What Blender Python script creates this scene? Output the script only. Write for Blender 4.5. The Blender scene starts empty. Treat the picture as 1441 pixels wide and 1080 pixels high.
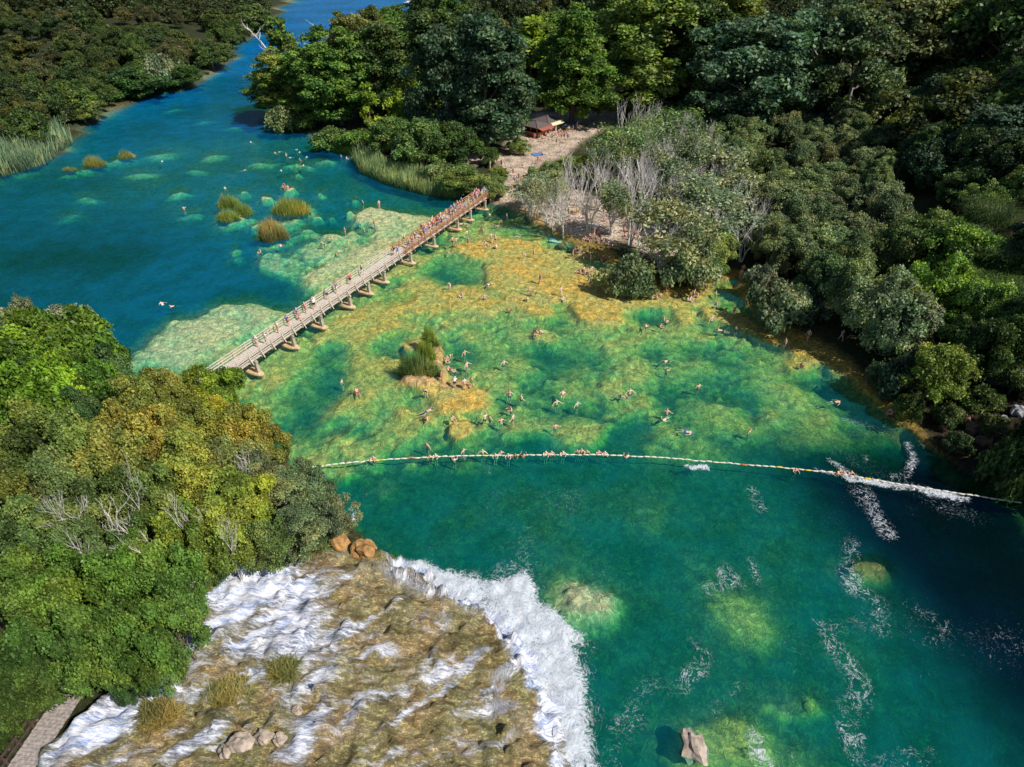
import bpy, bmesh, math, random
import numpy as np
from mathutils import Vector, Matrix
random.seed(7); rng = np.random.default_rng(11)
scn = bpy.context.scene
COL = scn.collection
R = math.radians

# ------------------------------------------------------------------ camera model (metres, lake level z = 0)
H, PITCH, F, CX, CY = 43.0, R(37), 860.0, 720.5, 540.0
cp, sp = math.cos(PITCH), math.sin(PITCH)
def P(u, v, z=0.0):
    """world point at height z seen at photo position (u, v): used to survey the place from the photograph"""
    a, b = (u-CX)/F, -(v-CY)/F
    dx, dy, dz = a, cp + b*sp, -sp + b*cp
    t = (z-H)/dz
    return np.array([t*dx, t*dy, z])
def depth_at(p):
    return p[1]*cp + (H-p[2])*sp
def proj(p):
    d = depth_at(p); return CX + F*p[0]/d, CY - F*(p[1]*sp - (H-p[2])*cp)/d
cam = bpy.data.cameras.new('camera'); co = bpy.data.objects.new('camera', cam); COL.objects.link(co)
cam.sensor_width = 36; cam.lens = 36*F/1441.0; cam.clip_start = .5; cam.clip_end = 9000
co.location = (0, 0, H); co.rotation_euler = (math.pi/2-PITCH, 0, 0)
scn.camera = co

# ------------------------------------------------------------------ noise
_perm = rng.permutation(4096); _ga = rng.uniform(0, 2*np.pi, 4096)
def perlin(x, y, s=0):
    xi, yi = np.floor(x).astype(np.int64), np.floor(y).astype(np.int64); xf, yf = x-xi, y-yi
    def g(i, j, dx, dy):
        h = _perm[(_perm[(i+s*131) & 4095]+j+s*57) & 4095]; a = _ga[h]
        return np.cos(a)*dx+np.sin(a)*dy
    u, v = xf*xf*xf*(xf*(xf*6-15)+10), yf*yf*yf*(yf*(yf*6-15)+10)
    return ((g(xi, yi, xf, yf)*(1-u)+g(xi+1, yi, xf-1, yf)*u)*(1-v)
            + (g(xi, yi+1, xf, yf-1)*(1-u)+g(xi+1, yi+1, xf-1, yf-1)*u)*v)*1.4
def fbm(x, y, s=0, o=4, gain=.5):
    r = 0; a = 1; t = 0
    for k in range(o):
        r = r+a*perlin(x*2**k+k*17.3, y*2**k-k*9.1, s+k); t += a; a *= gain
    return r/t*1.6
def sstep(a, b, x):
    t = np.clip((x-a)/(b-a), 0, 1); return t*t*(3-2*t)
def sdf(poly, x, y):
    """signed distance, positive inside"""
    d = np.full(x.shape, 1e18); ins = np.zeros(x.shape, bool); n = len(poly)
    for i in range(n):
        ax, ay = poly[i][:2]; bx, by = poly[(i+1) % n][:2]
        ex, ey = bx-ax, by-ay; wx, wy = x-ax, y-ay
        t = np.clip((wx*ex+wy*ey)/(ex*ex+ey*ey+1e-12), 0, 1)
        d = np.minimum(d, (wx-ex*t)**2+(wy-ey*t)**2)
        c = ((ay > y) != (by > y)) & (x < ex*(y-ay)/(ey if abs(ey) > 1e-9 else 1e-9)+ax)
        ins ^= c
    d = np.sqrt(d); return np.where(ins, d, -d)
def poly(px, z=0.0): return [P(u, v, z) for u, v in px]

def cells(x, y, s=0):
    """distance to the nearest of scattered points and the gap to the second nearest"""
    xi, yi = np.floor(x).astype(np.int64), np.floor(y).astype(np.int64); f1 = np.full(x.shape, 9.0); f2 = np.full(x.shape, 9.0)
    for i in (-1, 0, 1):
        for j in (-1, 0, 1):
            h = _perm[(_perm[(xi+i+s*131) & 4095]+yi+j+s*57) & 4095]; px = xi+i+.5+.42*np.cos(_ga[h]); py = yi+j+.5+.42*np.sin(_ga[(h*7+3) & 4095])
            d = np.hypot(px-x, py-y); f2 = np.where(d < f1, f1, np.minimum(f2, d)); f1 = np.minimum(f1, d)
    return f1, f2-f1

# ------------------------------------------------------------------ the survey grid
def axis(lo, hi, f0, f1, fine, grow=1.09, far=4000):
    a = list(np.arange(f0, f1+fine/2, fine)); s = fine; v = f1
    while v < hi: s *= grow; v += s; a.append(v)
    a.append(far); s = fine; v = f0
    while v > lo: s *= grow; v -= s; a.insert(0, v)
    a.insert(0, -far); return np.array(a)
gx = axis(-420, 420, -48, 48, .26, 1.06); gy = axis(-70, 620, 12, 122, .26, 1.05, 5000)
X, Y = np.meshgrid(gx, gy)
dist = np.sqrt(X*X+Y*Y)
ws = np.clip(dist/70, .6, 4)
WX = X+ws*(1.1*fbm(X/5/ws, Y/5/ws, 1, 4)); WY = Y+ws*(1.1*fbm(X/5/ws, Y/5/ws, 9, 4))

LEFT_BANK = [(-900, -40), (415, -60), (408, 0), (380, 35), (335, 66), (318, 95), (258, 127), (215, 133), (158, 158), (112, 196), (62, 228), (0, 247), (-300, 300), (-900, 330)]
PENINSULA = [(366, 172), (378, 150), (390, 120), (420, 96), (480, 84), (560, 82), (640, 66), (690, 40), (700, 0), (720, -60), (2600, -60), (3200, 300), (2600, 1200), (1800, 1500),
             (1640, 1300), (1560, 1080), (1530, 900), (1510, 790), (1475, 715), (1441, 690), (1400, 674), (1350, 655), (1300, 628), (1264, 600), (1235, 565), (1210, 540), (1172, 510), (1120, 476), (1075, 456),
             (1050, 425), (1040, 392), (1015, 396), (1000, 412), (975, 412), (930, 414), (905, 396), (862, 380), (840, 352), (800, 338), (765, 322), (735, 302), (712, 290), (690, 286), (640, 279), (560, 261), (505, 240), (498, 224), (466, 212), (448, 188), (400, 190), (383, 186)]
HILL = [(-700, 520), (0, 555), (100, 545), (180, 575), (260, 580), (300, 588), (350, 612), (400, 650), (440, 690), (478, 728), (500, 752), (545, 786), (600, 812), (650, 846), (702, 868),
        (735, 915), (762, 975), (790, 1040), (808, 1100), (830, 1300), (700, 2200), (-3000, 2200)]
pL, pP, pH = poly(LEFT_BANK), poly(PENINSULA), poly(HILL)
sL, sP, sH = sdf(pL, WX, WY), sdf(pP, WX, WY), sdf(pH, X+.55*(WX-X)+.9*fbm(X/1.9, Y/1.9, 15, 3), Y+.55*(WY-Y)+.9*fbm(X/1.9, Y/1.9, 16, 3))

# ---- depth of the water, painted region by region
D = np.full(X.shape, 4.6)
def paint(px, target, soft, amt=1.0, z=0.0):
    global D
    m = sstep(-soft*.5, soft*.5, sdf(poly(px, z), WX, WY))*amt
    D = D*(1-m)+target*m
    return m
def mound(u, v, ru, rv, target, hard=.35, amt=1.0):
    global D
    c = P(u, v); rx = ru*depth_at(c)/F; ry = abs(P(u, v-rv)[1]-P(u, v+rv)[1])/2
    r = np.sqrt(((WX-c[0])/rx)**2+((WY-c[1])/ry)**2)
    m = sstep(1.15, 1.15-1.1*(1-hard), r)*amt
    D = D*(1-m)+np.minimum(D, target)*m
    return m
up = sstep(-8, 8, sdf(poly([(-900, 560), (130, 540), (260, 540), (690, 250), (1000, 100), (1000, -60), (-900, -60)]), X, Y))
D += up*1.6
paint([(-200, 330), (0, 300), (200, 330), (300, 360), (340, 390), (250, 430), (150, 480), (-200, 520)], 9, 18)
paint([(330, 190), (450, 190), (500, 230), (640, 282), (600, 300), (520, 285), (470, 300), (400, 330), (330, 330), (230, 300), (150, 260), (220, 200)], 3.4, 12, .8)
paint([(1170, 640), (1300, 640), (1441, 720), (1600, 900), (1500, 1300), (1200, 1300), (1260, 900)], 7.5, 14)
SHELF = [(165, 502), (205, 464), (240, 441), (300, 421), (350, 413), (388, 424), (400, 433), (440, 427), (448, 413), (421, 406), (416, 391), (385, 384), (362, 373), (356, 352), (395, 346), (430, 336), (455, 335), (480, 328), (492, 316),
         (488, 300), (512, 285), (545, 291), (575, 303), (620, 309), (650, 296), (690, 288), (740, 298), (800, 340), (860, 368), (930, 408), (1000, 402), (1040, 380), (1062, 420), (1120, 466), (1175, 503), (1228, 550), (1258, 592),
         (1228, 575), (1190, 552), (1150, 530), (1110, 516), (1060, 505), (1010, 497), (985, 520), (965, 560), (950, 612), (925, 600), (905, 580), (870, 596), (845, 625), (800, 628), (770, 612), (735, 612), (720, 628), (665, 626), (640, 622), (612, 630), (590, 652), (540, 664), (470, 676), (420, 650), (340, 590), (250, 565), (170, 535)]
paint(SHELF, .95, 2.4)
paint([(985, 498), (1050, 506), (1110, 518), (1170, 546), (1225, 576), (1262, 596), (1266, 625), (1150, 632), (1000, 642), (920, 640), (890, 610), (950, 585)], 1.75, 5)
paint([(470, 330), (520, 290), (640, 300), (760, 310), (1000, 405), (1010, 430), (900, 470), (800, 440), (640, 470), (540, 500), (480, 470), (380, 520), (320, 500), (420, 420)], .62, 5)
pale0 = paint([(205, 475), (262, 441), (330, 425), (392, 432), (375, 452), (310, 485), (250, 510), (180, 508)], .5, 2.5)
pale = paint([(495, 300), (512, 288), (545, 292), (590, 305), (640, 300), (600, 325), (560, 348), (520, 368), (470, 400), (425, 404), (420, 392), (440, 378), (490, 358), (518, 335), (520, 316), (495, 312)], .34, 1.6)
pale = np.maximum(pale, pale0); pale = np.maximum(pale, paint([(362, 352), (392, 347), (405, 356), (398, 378), (385, 380), (364, 370)], .7, 1.5))
g = 0*D
for px, t, s, a in [
    ([(630, 345), (700, 326), (740, 340), (790, 350), (830, 372), (872, 385), (905, 412), (885, 440), (855, 448), (830, 430), (800, 438), (760, 445), (722, 425), (692, 402), (690, 362), (640, 356)], .16, 2.2, 1),
    ([(545, 402), (600, 397), (640, 399), (692, 404), (720, 425), (680, 432), (620, 440), (560, 441), (505, 458), (470, 452), (515, 428)], .3, 2.6, .9),
    ([(480, 455), (560, 445), (600, 460), (560, 462), (525, 470), (520, 500), (560, 505), (560, 540), (520, 560), (460, 590), (440, 560), (490, 520)], .42, 3, .75),
    ([(575, 535), (612, 526), (640, 531), (690, 545), (700, 570), (660, 580), (615, 584), (600, 560)], .1, 1.4, 1),
    ([(985, 424), (1040, 440), (1075, 452), (1120, 470), (1165, 502), (1215, 535), (1195, 535), (1150, 511), (1100, 489), (1050, 466), (1000, 447)], .1, 1.2, 1),
    ([(880, 405), (925, 412), (1000, 415), (1000, 430), (950, 440), (880, 432)], .2, 1.4, .9),
    ([(810, 425), (860, 437), (892, 450), (870, 462), (830, 452), (805, 440)], .22, 1.4, 1),
    ([(940, 425), (985, 440), (985, 455), (950, 450)], .25, 1.2, .8),
    ([(1095, 498), (1130, 500), (1152, 517), (1115, 524)], .5, 1.5, .8),
]:
    g = np.maximum(g, paint(px, t, s, a))
for px, t, s in [
    ([(588, 374), (625, 357), (682, 365), (684, 392), (640, 396), (612, 392), (580, 384)], 2.0, 1.3),
    ([(515, 416), (545, 404), (578, 412), (572, 424), (535, 426)], 1.5, 1.4),
    ([(528, 480), (540, 466), (565, 463), (582, 478), (600, 491), (575, 501), (553, 499), (532, 492)], 2.6, .8),
    ([(630, 468), (650, 476), (672, 488), (702, 491), (720, 506), (697, 516), (665, 513), (645, 502), (638, 490)], 2.4, 1.1),
    ([(700, 478), (740, 486), (770, 480), (800, 475), (838, 464), (862, 476), (842, 490), (822, 515), (800, 528), (775, 516), (755, 500), (722, 497)], 2.6, 1.8),
    ([(375, 568), (400, 540), (435, 520), (470, 514), (482, 545), (455, 576), (430, 598), (395, 592)], 2.1, 2.0),
    ([(775, 428), (800, 424), (818, 446), (806, 462), (784, 452)], 1.7, 1.2),
    ([(900, 440), (942, 430), (960, 452), (925, 462)], 1.5, 1.6),
    ([(850, 455), (910, 470), (880, 500), (850, 490)], 1.7, 2),
    ([(930, 470), (1000, 480), (985, 530), (940, 560), (905, 540)], 1.7, 3),
    ([(740, 520), (790, 535), (830, 560), (800, 590), (760, 580), (735, 555)], 1.8, 2.5),
    ([(690, 286), (735, 300), (765, 324), (750, 338), (715, 322), (690, 305)], 1.0, 1.4),
]: paint(px, t, s)
for a in [(830, 842, 60, 46, .34, .3), (815, 800, 90, 70, 2.4, 0), (1228, 800, 46, 26, .8, .5), (1240, 835, 60, 50, 3.2, 0), (976, 1050, 68, 60, 1.4, .3), (1115, 985, 66, 44, 1.15, .3), (1050, 1035, 90, 52, 1.6, .2), (1170, 1060, 60, 40, 2.2, .2), (985, 790, 40, 46, 1.6, .1),
          (1060, 860, 85, 90, 1.9, 0), (1130, 1080, 120, 50, 2.4, 0), (545, 682, 26, 17, 2.0, .2), (680, 650, 46, 20, 1.7, .2), (952, 604, 27, 16, .8, .4), (1085, 585, 24, 15, .8, .4), (1120, 548, 34, 16, 1.0, .3), (1020, 560, 30, 16, 1.2, .2), (1165, 582, 30, 16, .9, .3), (1195, 600, 60, 30, 2.4, 0),
          (600, 587, 11, 8, .3, .5), (562, 578, 14, 10, .3, .5), (692, 592, 22, 14, .8, .4), (722, 597, 20, 13, .9, .4), (770, 470, 18, 13, .25, .6), (578, 483, 16, 12, .1, .6), (850, 545, 30, 18, 1.0, .3), (890, 520, 35, 22, 1.0, .3), (870, 480, 46, 22, .8, .4), (1050, 470, 40, 16, .9, .3), (1020, 520, 60, 20, 2.0, .2), (1000, 470, 34, 14, .8, .3), (780, 640, 40, 18, 2.6, 0), (1255, 590, 26, 12, .6, .4), (800, 605, 40, 18, 1.2, .3), (1080, 520, 50, 22, 1.6, .2),
          (900, 720, 120, 50, 3.0, 0), (640, 720, 60, 30, 3.8, 0), (1215, 910, 60, 60, 3.4, 0)]: mound(*a)
gm = mound(647, 604, 18, 15, .12, .7)
g = np.maximum(g, gm)
up_spots = [(135, 231, 24, 9, .5), (178, 221, 16, 8, .5), (98, 240, 16, 7, .9), (323, 288, 22, 10, .4), (332, 306, 30, 11, .4), (411, 296, 34, 11, .4), (383, 334, 30, 14, .5), (378, 277, 14, 5, .15), (400, 268, 12, 4, .2), (344, 269, 9, 4, .4), (362, 316, 14, 6, .4), (306, 303, 14, 8, .9), (395, 312, 26, 10, 1.2), (440, 306, 14, 5, .4), (462, 304, 10, 4, .5), (425, 325, 24, 8, 1.1), (460, 330, 26, 8, .7), (495, 280, 8, 4, .6), (488, 298, 8, 4, .5), (412, 245, 10, 3, .8), (418, 232, 22, 3, .7), (395, 232, 14, 3, .9), (245, 270, 14, 4, .9), (120, 275, 26, 8, 1.8), (262, 299, 16, 5, 1.4), (222, 214, 30, 6, 1.7), (330, 345, 12, 6, 1.4), (333, 355, 14, 6, 1.2),
            (455, 222, 20, 4, 1.0), (445, 270, 10, 4, 1.2), (506, 243, 12, 4, .9), (100, 300, 30, 10, 3), (300, 215, 26, 6, 2.2), (365, 226, 26, 5, 1.8), (470, 360, 28, 9, 1.2), (430, 352, 16, 7, 1.0), (240, 150, 12, 3, 1.8), (290, 165, 18, 3, 2.0), (205, 240, 30, 5, 2.4), (270, 235, 26, 4, 2.2), (330, 175, 20, 4, 2.2), (300, 148, 14, 3, 1.6)]
for a in up_spots: pale = np.maximum(pale, mound(*a[:4], a[4]*.72, .3))
big = fbm(X/6, Y/6, 21, 4); med = fbm(X/2.2, Y/2.2, 33, 4)
pl_ = fbm(X/8.5, Y/7, 27, 4); shelf_m = sstep(2.6, 1.2, D)*(1-np.clip(1.6*g, 0, 1)*.75)*(1-.6*pale)
c1, e1 = cells((X+2.2*fbm(X/4, Y/4, 47, 4))/6.5, (Y+2.2*fbm(X/4, Y/4, 48, 4))/6.0, 3); c2, e2 = cells((X+.9*fbm(X/1.6, Y/1.6, 49, 3))/2.4, (Y+.9*fbm(X/1.6, Y/1.6, 50, 3))/2.2, 5)
lobes = 1.15*sstep(.22, .05, e1)*sstep(-.25, .25, fbm(X/12, Y/12, 55, 2)+.08)+.55*sstep(.26, .04, e2)*sstep(-.1, .3, fbm(X/7, Y/7, 56, 3))+.45*c1**2
D = D+shelf_m*lobes*np.clip(D/.8, .25, 1)
D = D+shelf_m*.8*(1.0*sstep(.10, .20, pl_)+.45*sstep(.04, .14, fbm(X/3.2, Y/3.2, 29, 4))*sstep(-.3, .1, pl_))*np.clip(D/.7, .35, 1)
D = D*np.clip(1+.30*big+.30*med*sstep(3, .8, D), .35, 1.7)
D = D+.5*sstep(1.2, 2.6, D)*big

# ---- height of the land
Z = -1.75*(1-np.exp(-D/1.75))
hill_n = fbm(X/14, Y/14, 40, 4)
zL = np.where(sL > 0, .15+.35*np.clip(sL, 0, 4)+.05*np.clip(sL-6, 0, 260)+.4*hill_n*np.clip(sL/6, 0, 1), 0)
rise = np.clip(sdf(poly([(1120, 60), (1180, 300), (1300, 500), (1360, 620), (1441, 690), (1505, 760), (1545, 900), (1580, 1080), (1700, 1400), (4200, 1400), (4200, -40), (1200, -40)]), X, Y), 0, 55)
zP = np.where(sP > 0, .10+.16*np.clip(sP, 0, 5)+.25*hill_n*np.clip(sP/5, 0, 1), 0)+np.where(sP > 0, rise*.36*np.clip(sP/3, 0, 1), 0)
rough = np.abs(fbm(X/2.6, Y/2.6, 51, 5)); rough2 = fbm(X/1.1, Y/1.1, 61, 4)
lipx = np.clip(sH, 0, 40)
cascade_poly = poly([(268, 800), (330, 780), (420, 778), (470, 758), (538, 758), (560, 752), (612, 772), (668, 800), (728, 825), (772, 880), (802, 950), (838, 1030), (862, 1100), (880, 1300), (60, 1300), (80, 1080), (165, 1000), (262, 915)], 2.8)
sC = sdf(cascade_poly, X, Y)
inC = sstep(-.8, 1.0, sC)
lw = lipx+2.2*fbm(X/6, Y/6, 71, 4)
ter = np.clip(lw-3, 0, 60)/3.4; ter = np.floor(ter)+sstep(.0, .14, ter-np.floor(ter))
plate = 2.3*sstep(-.15, 1.5, lipx+.7*rough2*np.clip(lipx, 0, 1))+.55*ter+.01*lipx
zC = plate+np.clip(lipx/1.5, 0, 1)*(.9*rough+.5*rough2-.3)
zT = .3+.42*np.clip(sH, 0, 6)+.08*np.clip(sH-6, 0, 40)+.4*hill_n
zH = np.where(sH > 0, zC*inC+zT*(1-inC), 0)
shoreP = sstep(-.9, .5, sP); shoreL = sstep(-2, .8, sL); shoreH = sstep(-.55, .15, sH)
Z = Z*(1-shoreP)+shoreP*zP; Z = Z*(1-shoreL)+shoreL*zL; Z = Z*(1-shoreH)+shoreH*zH
islet_m = 0*X
for (u, v, ru, rv, h) in [(590, 536, 36, 9, .55), (612, 505, 13, 22, .6), (618, 525, 14, 12, .5), (605, 487, 11, 9, .5), (640, 543, 26, 6, .12), (822, 358, 14, 5, .4)]:
    c = P(u, v); rx = ru*depth_at(c)/F; ry = abs(P(u, v-rv)[1]-P(u, v+rv)[1])/2
    r = np.sqrt(((WX-c[0])/rx)**2+((WY-c[1])/ry)**2); m = sstep(1.25, .6, r)
    Z = Z*(1-m)+m*(h+.15*med); islet_m = np.maximum(islet_m, m)
def ground(x, y):
    i = int(np.clip(np.searchsorted(gx, x)-1, 0, len(gx)-2)); j = int(np.clip(np.searchsorted(gy, y)-1, 0, len(gy)-2))
    a = (x-gx[i])/(gx[i+1]-gx[i]); b = (y-gy[j])/(gy[j+1]-gy[j])
    return float((Z[j, i]*(1-a)+Z[j, i+1]*a)*(1-b)+(Z[j+1, i]*(1-a)+Z[j+1, i+1]*a)*b)

def hit(u, v, off=0.0):
    """where the sight line through (u, v) comes within off of the ground"""
    d = P(u, v, 0)-np.array([0, 0, H]) if v > -100 else P(u, -100, 0)-np.array([0, 0, H])
    t0 = .2; z = 0
    for t in np.concatenate([np.linspace(.2, 1.0, 120)]):
        p = np.array([0, 0, H])+d*t
        if p[2]-max(ground(p[0], p[1]), 0) <= off:
            a, b = t0, t
            for _ in range(12):
                m = (a+b)/2; q = np.array([0, 0, H])+d*m
                if q[2]-max(ground(q[0], q[1]), 0) <= off: b = m
                else: a = m
            return np.array([0, 0, H])+d*b
        t0 = t
    return np.array([0, 0, H])+d

# ------------------------------------------------------------------ node helpers
def mat(name):
    m = bpy.data.materials.new(name); m.use_nodes = True; nt = m.node_tree; nt.nodes.clear()
    out = nt.nodes.new('ShaderNodeOutputMaterial')
    def N(t, **k):
        n = nt.nodes.new('ShaderNode'+t)
        for a, b in k.items():
            if a[0] == '_': n.inputs[a[1:].replace('_', ' ')].default_value = b
            else: setattr(n, a, b)
        return n
    def L(a, b): nt.links.new(a, b)
    return m, N, L, out
def mixcol(N, L, fac, a, b, blend='MIX'):
    n = N('Mix', data_type='RGBA', blend_type=blend)
    for sock, v in ((n.inputs[0], fac), (n.inputs[6], a), (n.inputs[7], b)):
        if hasattr(v, 'is_linked'): L(v, sock)
        else: sock.default_value = v if not isinstance(v, tuple) else (*v, 1)[:4]
    return n.outputs[2]
def math_(N, L, op, a, b=0.0, clamp=False):
    n = N('Math', operation=op, use_clamp=clamp)
    for s, v in zip(n.inputs, (a, b)):
        if hasattr(v, 'is_linked'): L(v, s)
        else: s.default_value = v
    return n.outputs[0]
def ramp(N, L, x, a, b, c0=0.0, c1=1.0):
    n = N('MapRange', interpolation_type='SMOOTHSTEP', clamp=True)
    L(x, n.inputs[0])
    for k, v in zip((1, 2, 3, 4), (a, b, c0, c1)):
        if hasattr(v, 'is_linked'): L(v, n.inputs[k])
        else: n.inputs[k].default_value = v
    return n.outputs[0]
def simple(name, col, rough=.7, var=.25, scale=3.0, bump=.0):
    m, N, L, out = mat(name); b = N('BsdfPrincipled', _Roughness=rough); L(b.outputs[0], out.inputs[0])
    b.inputs['Specular IOR Level'].default_value = .25
    tc = N('TexCoord'); n = N('TexNoise', _Scale=scale, _Detail=5.0); L(tc.outputs['Object'], n.inputs['Vector'])
    f = ramp(N, L, n.outputs[0], .3, .7)
    L(mixcol(N, L, f, tuple(c*(1-var) for c in col), tuple(min(1, c*(1+var)) for c in col)), b.inputs[0])
    if bump:
        bp = N('Bump', _Strength=bump, _Distance=.05); L(n.outputs[0], bp.inputs['Height']); L(bp.outputs[0], b.inputs['Normal'])
    return m

# ------------------------------------------------------------------ ground material and sheet
def surface(name, build):
    m, N, L, out = mat(name); b = N('BsdfPrincipled', _Roughness=.85); L(b.outputs[0], out.inputs[0]); b.inputs['Specular IOR Level'].default_value = .2
    tc = N('TexCoord'); co_ = tc.outputs['Object']; col = N('Attribute', attribute_name='col')
    k, tint, dist_ = build(N, L, co_)
    sc_ = N('VectorMath', operation='SCALE'); L(col.outputs['Color'], sc_.inputs[0]); L(k, sc_.inputs['Scale'])
    L(mixcol(N, L, 1.0, sc_.outputs[0], tint, 'MULTIPLY') if tint is not None else sc_.outputs[0], b.inputs[0])
    bp = N('Bump', _Strength=.7, _Distance=dist_); L(k, bp.inputs['Height']); L(bp.outputs[0], b.inputs['Normal'])
    return m
def bed_nodes(N, L, co_):
    nw = N('TexNoise', noise_dimensions='2D', _Scale=1.3, _Detail=2.0); L(co_, nw.inputs['Vector'])
    wv = N('VectorMath', operation='MULTIPLY_ADD'); L(nw.outputs['Color'], wv.inputs[0]); wv.inputs[1].default_value = (1.0, 1.0, 0); L(co_, wv.inputs[2])
    n1 = N('TexNoise', noise_dimensions='2D', _Scale=1.1, _Detail=7.0, _Roughness=.8); L(wv.outputs[0], n1.inputs['Vector'])
    v1 = N('TexVoronoi', voronoi_dimensions='2D', _Scale=3.0); L(wv.outputs[0], v1.inputs['Vector'])
    k = math_(N, L, 'MULTIPLY', ramp(N, L, v1.outputs['Distance'], .12, .66, 1.12, .72), ramp(N, L, n1.outputs[0], .3, .7, .5, 1.55))
    return k, mixcol(N, L, ramp(N, L, n1.outputs[0], .38, .64), (.86, 1.02, 1.0), (1.12, .97, .85)), .12
def rock_nodes(N, L, co_):
    mp = N('Mapping'); L(co_, mp.inputs[0]); mp.inputs['Rotation'].default_value = (0, 0, R(-38)); mp.inputs['Scale'].default_value = (.7, 1.6, 1.2)
    n2 = N('TexNoise', _Scale=3.2, _Detail=7.0, _Roughness=.82, _Distortion=.3); L(mp.outputs[0], n2.inputs['Vector'])
    n3 = N('TexNoise', noise_dimensions='2D', _Scale=.42, _Detail=3.0, _Roughness=.6); L(co_, n3.inputs['Vector'])
    rd = math_(N, L, 'ABSOLUTE', math_(N, L, 'SUBTRACT', n2.outputs[0], .5))
    vs = N('TexVoronoi', voronoi_dimensions='2D', _Scale=1.7, feature='SMOOTH_F1'); L(mp.outputs[0], vs.inputs['Vector'])
    n5 = N('TexNoise', _Scale=8.5, _Detail=4.0, _Roughness=.7); L(mp.outputs[0], n5.inputs['Vector'])
    k = math_(N, L, 'MULTIPLY', ramp(N, L, n2.outputs[0], .34, .66, .38, 1.7), ramp(N, L, rd, .0, .06, .5, 1.05))
    k = math_(N, L, 'MULTIPLY', k, ramp(N, L, vs.outputs['Distance'], .15, .62, 1.18, .62))
    k = math_(N, L, 'MULTIPLY', k, ramp(N, L, n5.outputs[0], .3, .7, .6, 1.4))
    return k, mixcol(N, L, ramp(N, L, n3.outputs[0], .4, .62), (.90, 1.0, .94), (1.05, .98, .94)), .28
def land_nodes(N, L, co_):
    n4 = N('TexNoise', noise_dimensions='2D', _Scale=2.2, _Detail=5.0, _Roughness=.7); L(co_, n4.inputs['Vector'])
    return ramp(N, L, n4.outputs[0], .3, .7, .5, 1.5), None, .1
def lerp3(a, b, m): return a*(1-m[..., None])+np.array(b)*m[..., None]
dep = np.clip(-Z, 0, None); dep = -1.75*np.log(np.clip(1-dep/1.75, .02, 1))
C = np.zeros(X.shape+(3,)); C[:] = (.60, .48, .165)
C = lerp3(C, (.68, .60, .36), np.clip(pale+up*.7, 0, 1)*.9)
g = np.maximum(g, .85*sstep(.06, .26, fbm(X/6.5, Y/5.5, 59, 5))*sstep(1.3, .6, dep)*(1-up)*sstep(P(700, 690)[1], P(700, 630)[1], Y))
gg = np.clip(g*(.35+.65*sstep(-.22, -.02, fbm(X/3.6, Y/3.6, 57, 5)))*(1-.45*sstep(.2, .03, e2)), 0, 1)
C = lerp3(C, (.68, .43, .10), gg)
C = lerp3(C, (.42, .46, .16), sstep(-.1, .5, big)*.55*(1-up))
C = lerp3(C, (.66, .54, .36), sstep(1.0, .3, np.sqrt(((X-P(830, 843)[0])/4.6)**2+((Y-P(830, 843)[1])/4.6)**2)))
C = lerp3(C, (.075, .15, .105), sstep(1.5, 3.2, dep)*.88)
edge = sstep(P(1180, 900)[0], P(1380, 900)[0], X+.25*(Y-P(1300, 800)[1]))*(1-up)*sstep(P(1200, 560)[1], P(1200, 700)[1], Y)*sstep(150, 110, Y)  # shade over the lower right, painted into bed and water colour
C = lerp3(C, (.004, .010, .03), edge*.97)  # bed goes near black under the painted shade
landm = np.maximum(np.maximum(shoreL, shoreP), shoreH)
soil = np.zeros_like(C); soil[:] = (.028, .038, .014); soil = lerp3(soil, (.05, .05, .02), sstep(-.2, .5, hill_n))
C = C*(1-landm[..., None])+soil*landm[..., None]
sand = sstep(-1.5, 1.5, sdf(poly([(690, 300), (708, 268), (700, 232), (660, 240), (640, 235), (650, 222), (705, 215), (722, 190), (745, 168), (800, 160), (858, 150), (875, 158), (860, 185), (822, 205), (800, 222), (770, 235), (770, 262), (800, 268), (880, 300), (960, 335), (990, 330), (985, 350), (930, 372), (890, 350), (800, 335), (760, 320)]), WX, WY))*shoreP
C = lerp3(C, (.64, .50, .39), sand*np.clip(.75+.5*med, 0, 1))
shore_gold = sstep(2.4, .2, np.abs(sP-.3))*(1-up)*sstep(P(690, 290)[0], P(760, 320)[0], X)
C = lerp3(C, (.40, .27, .06), shore_gold*.8)
cl = sstep(-2, 2, sdf(poly([(1285, 600), (1330, 560), (1441, 500), (1600, 520), (1560, 720), (1441, 705), (1340, 670)]), WX, WY))
C = lerp3(C, (.065, .045, .03), cl*shoreP)
rockc = np.zeros_like(C); rockc[:] = (.52, .41, .20); rockc = lerp3(rockc, (.40, .34, .14), sstep(-.15, .5, big)); rockc = lerp3(rockc, (.60, .46, .27), sstep(0, .6, med)*.6); rockc = lerp3(rockc, (.12, .085, .04), sstep(-.15, -.6, med)*.6)
rk = inC*shoreH
C = C*(1-rk[..., None])+rockc*rk[..., None]
C = lerp3(C, (.50, .34, .19), islet_m*sstep(-.3, .1, Z)*.85)
bedm = 1-np.clip(landm+islet_m*.5, 0, 1)
ZN = np.stack([bedm*sstep(4.5, 1.0, dep), np.clip(rk+cl*shoreP, 0, 1), landm*(1-rk)*(1-cl*shoreP), 0*X], -1)

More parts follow.
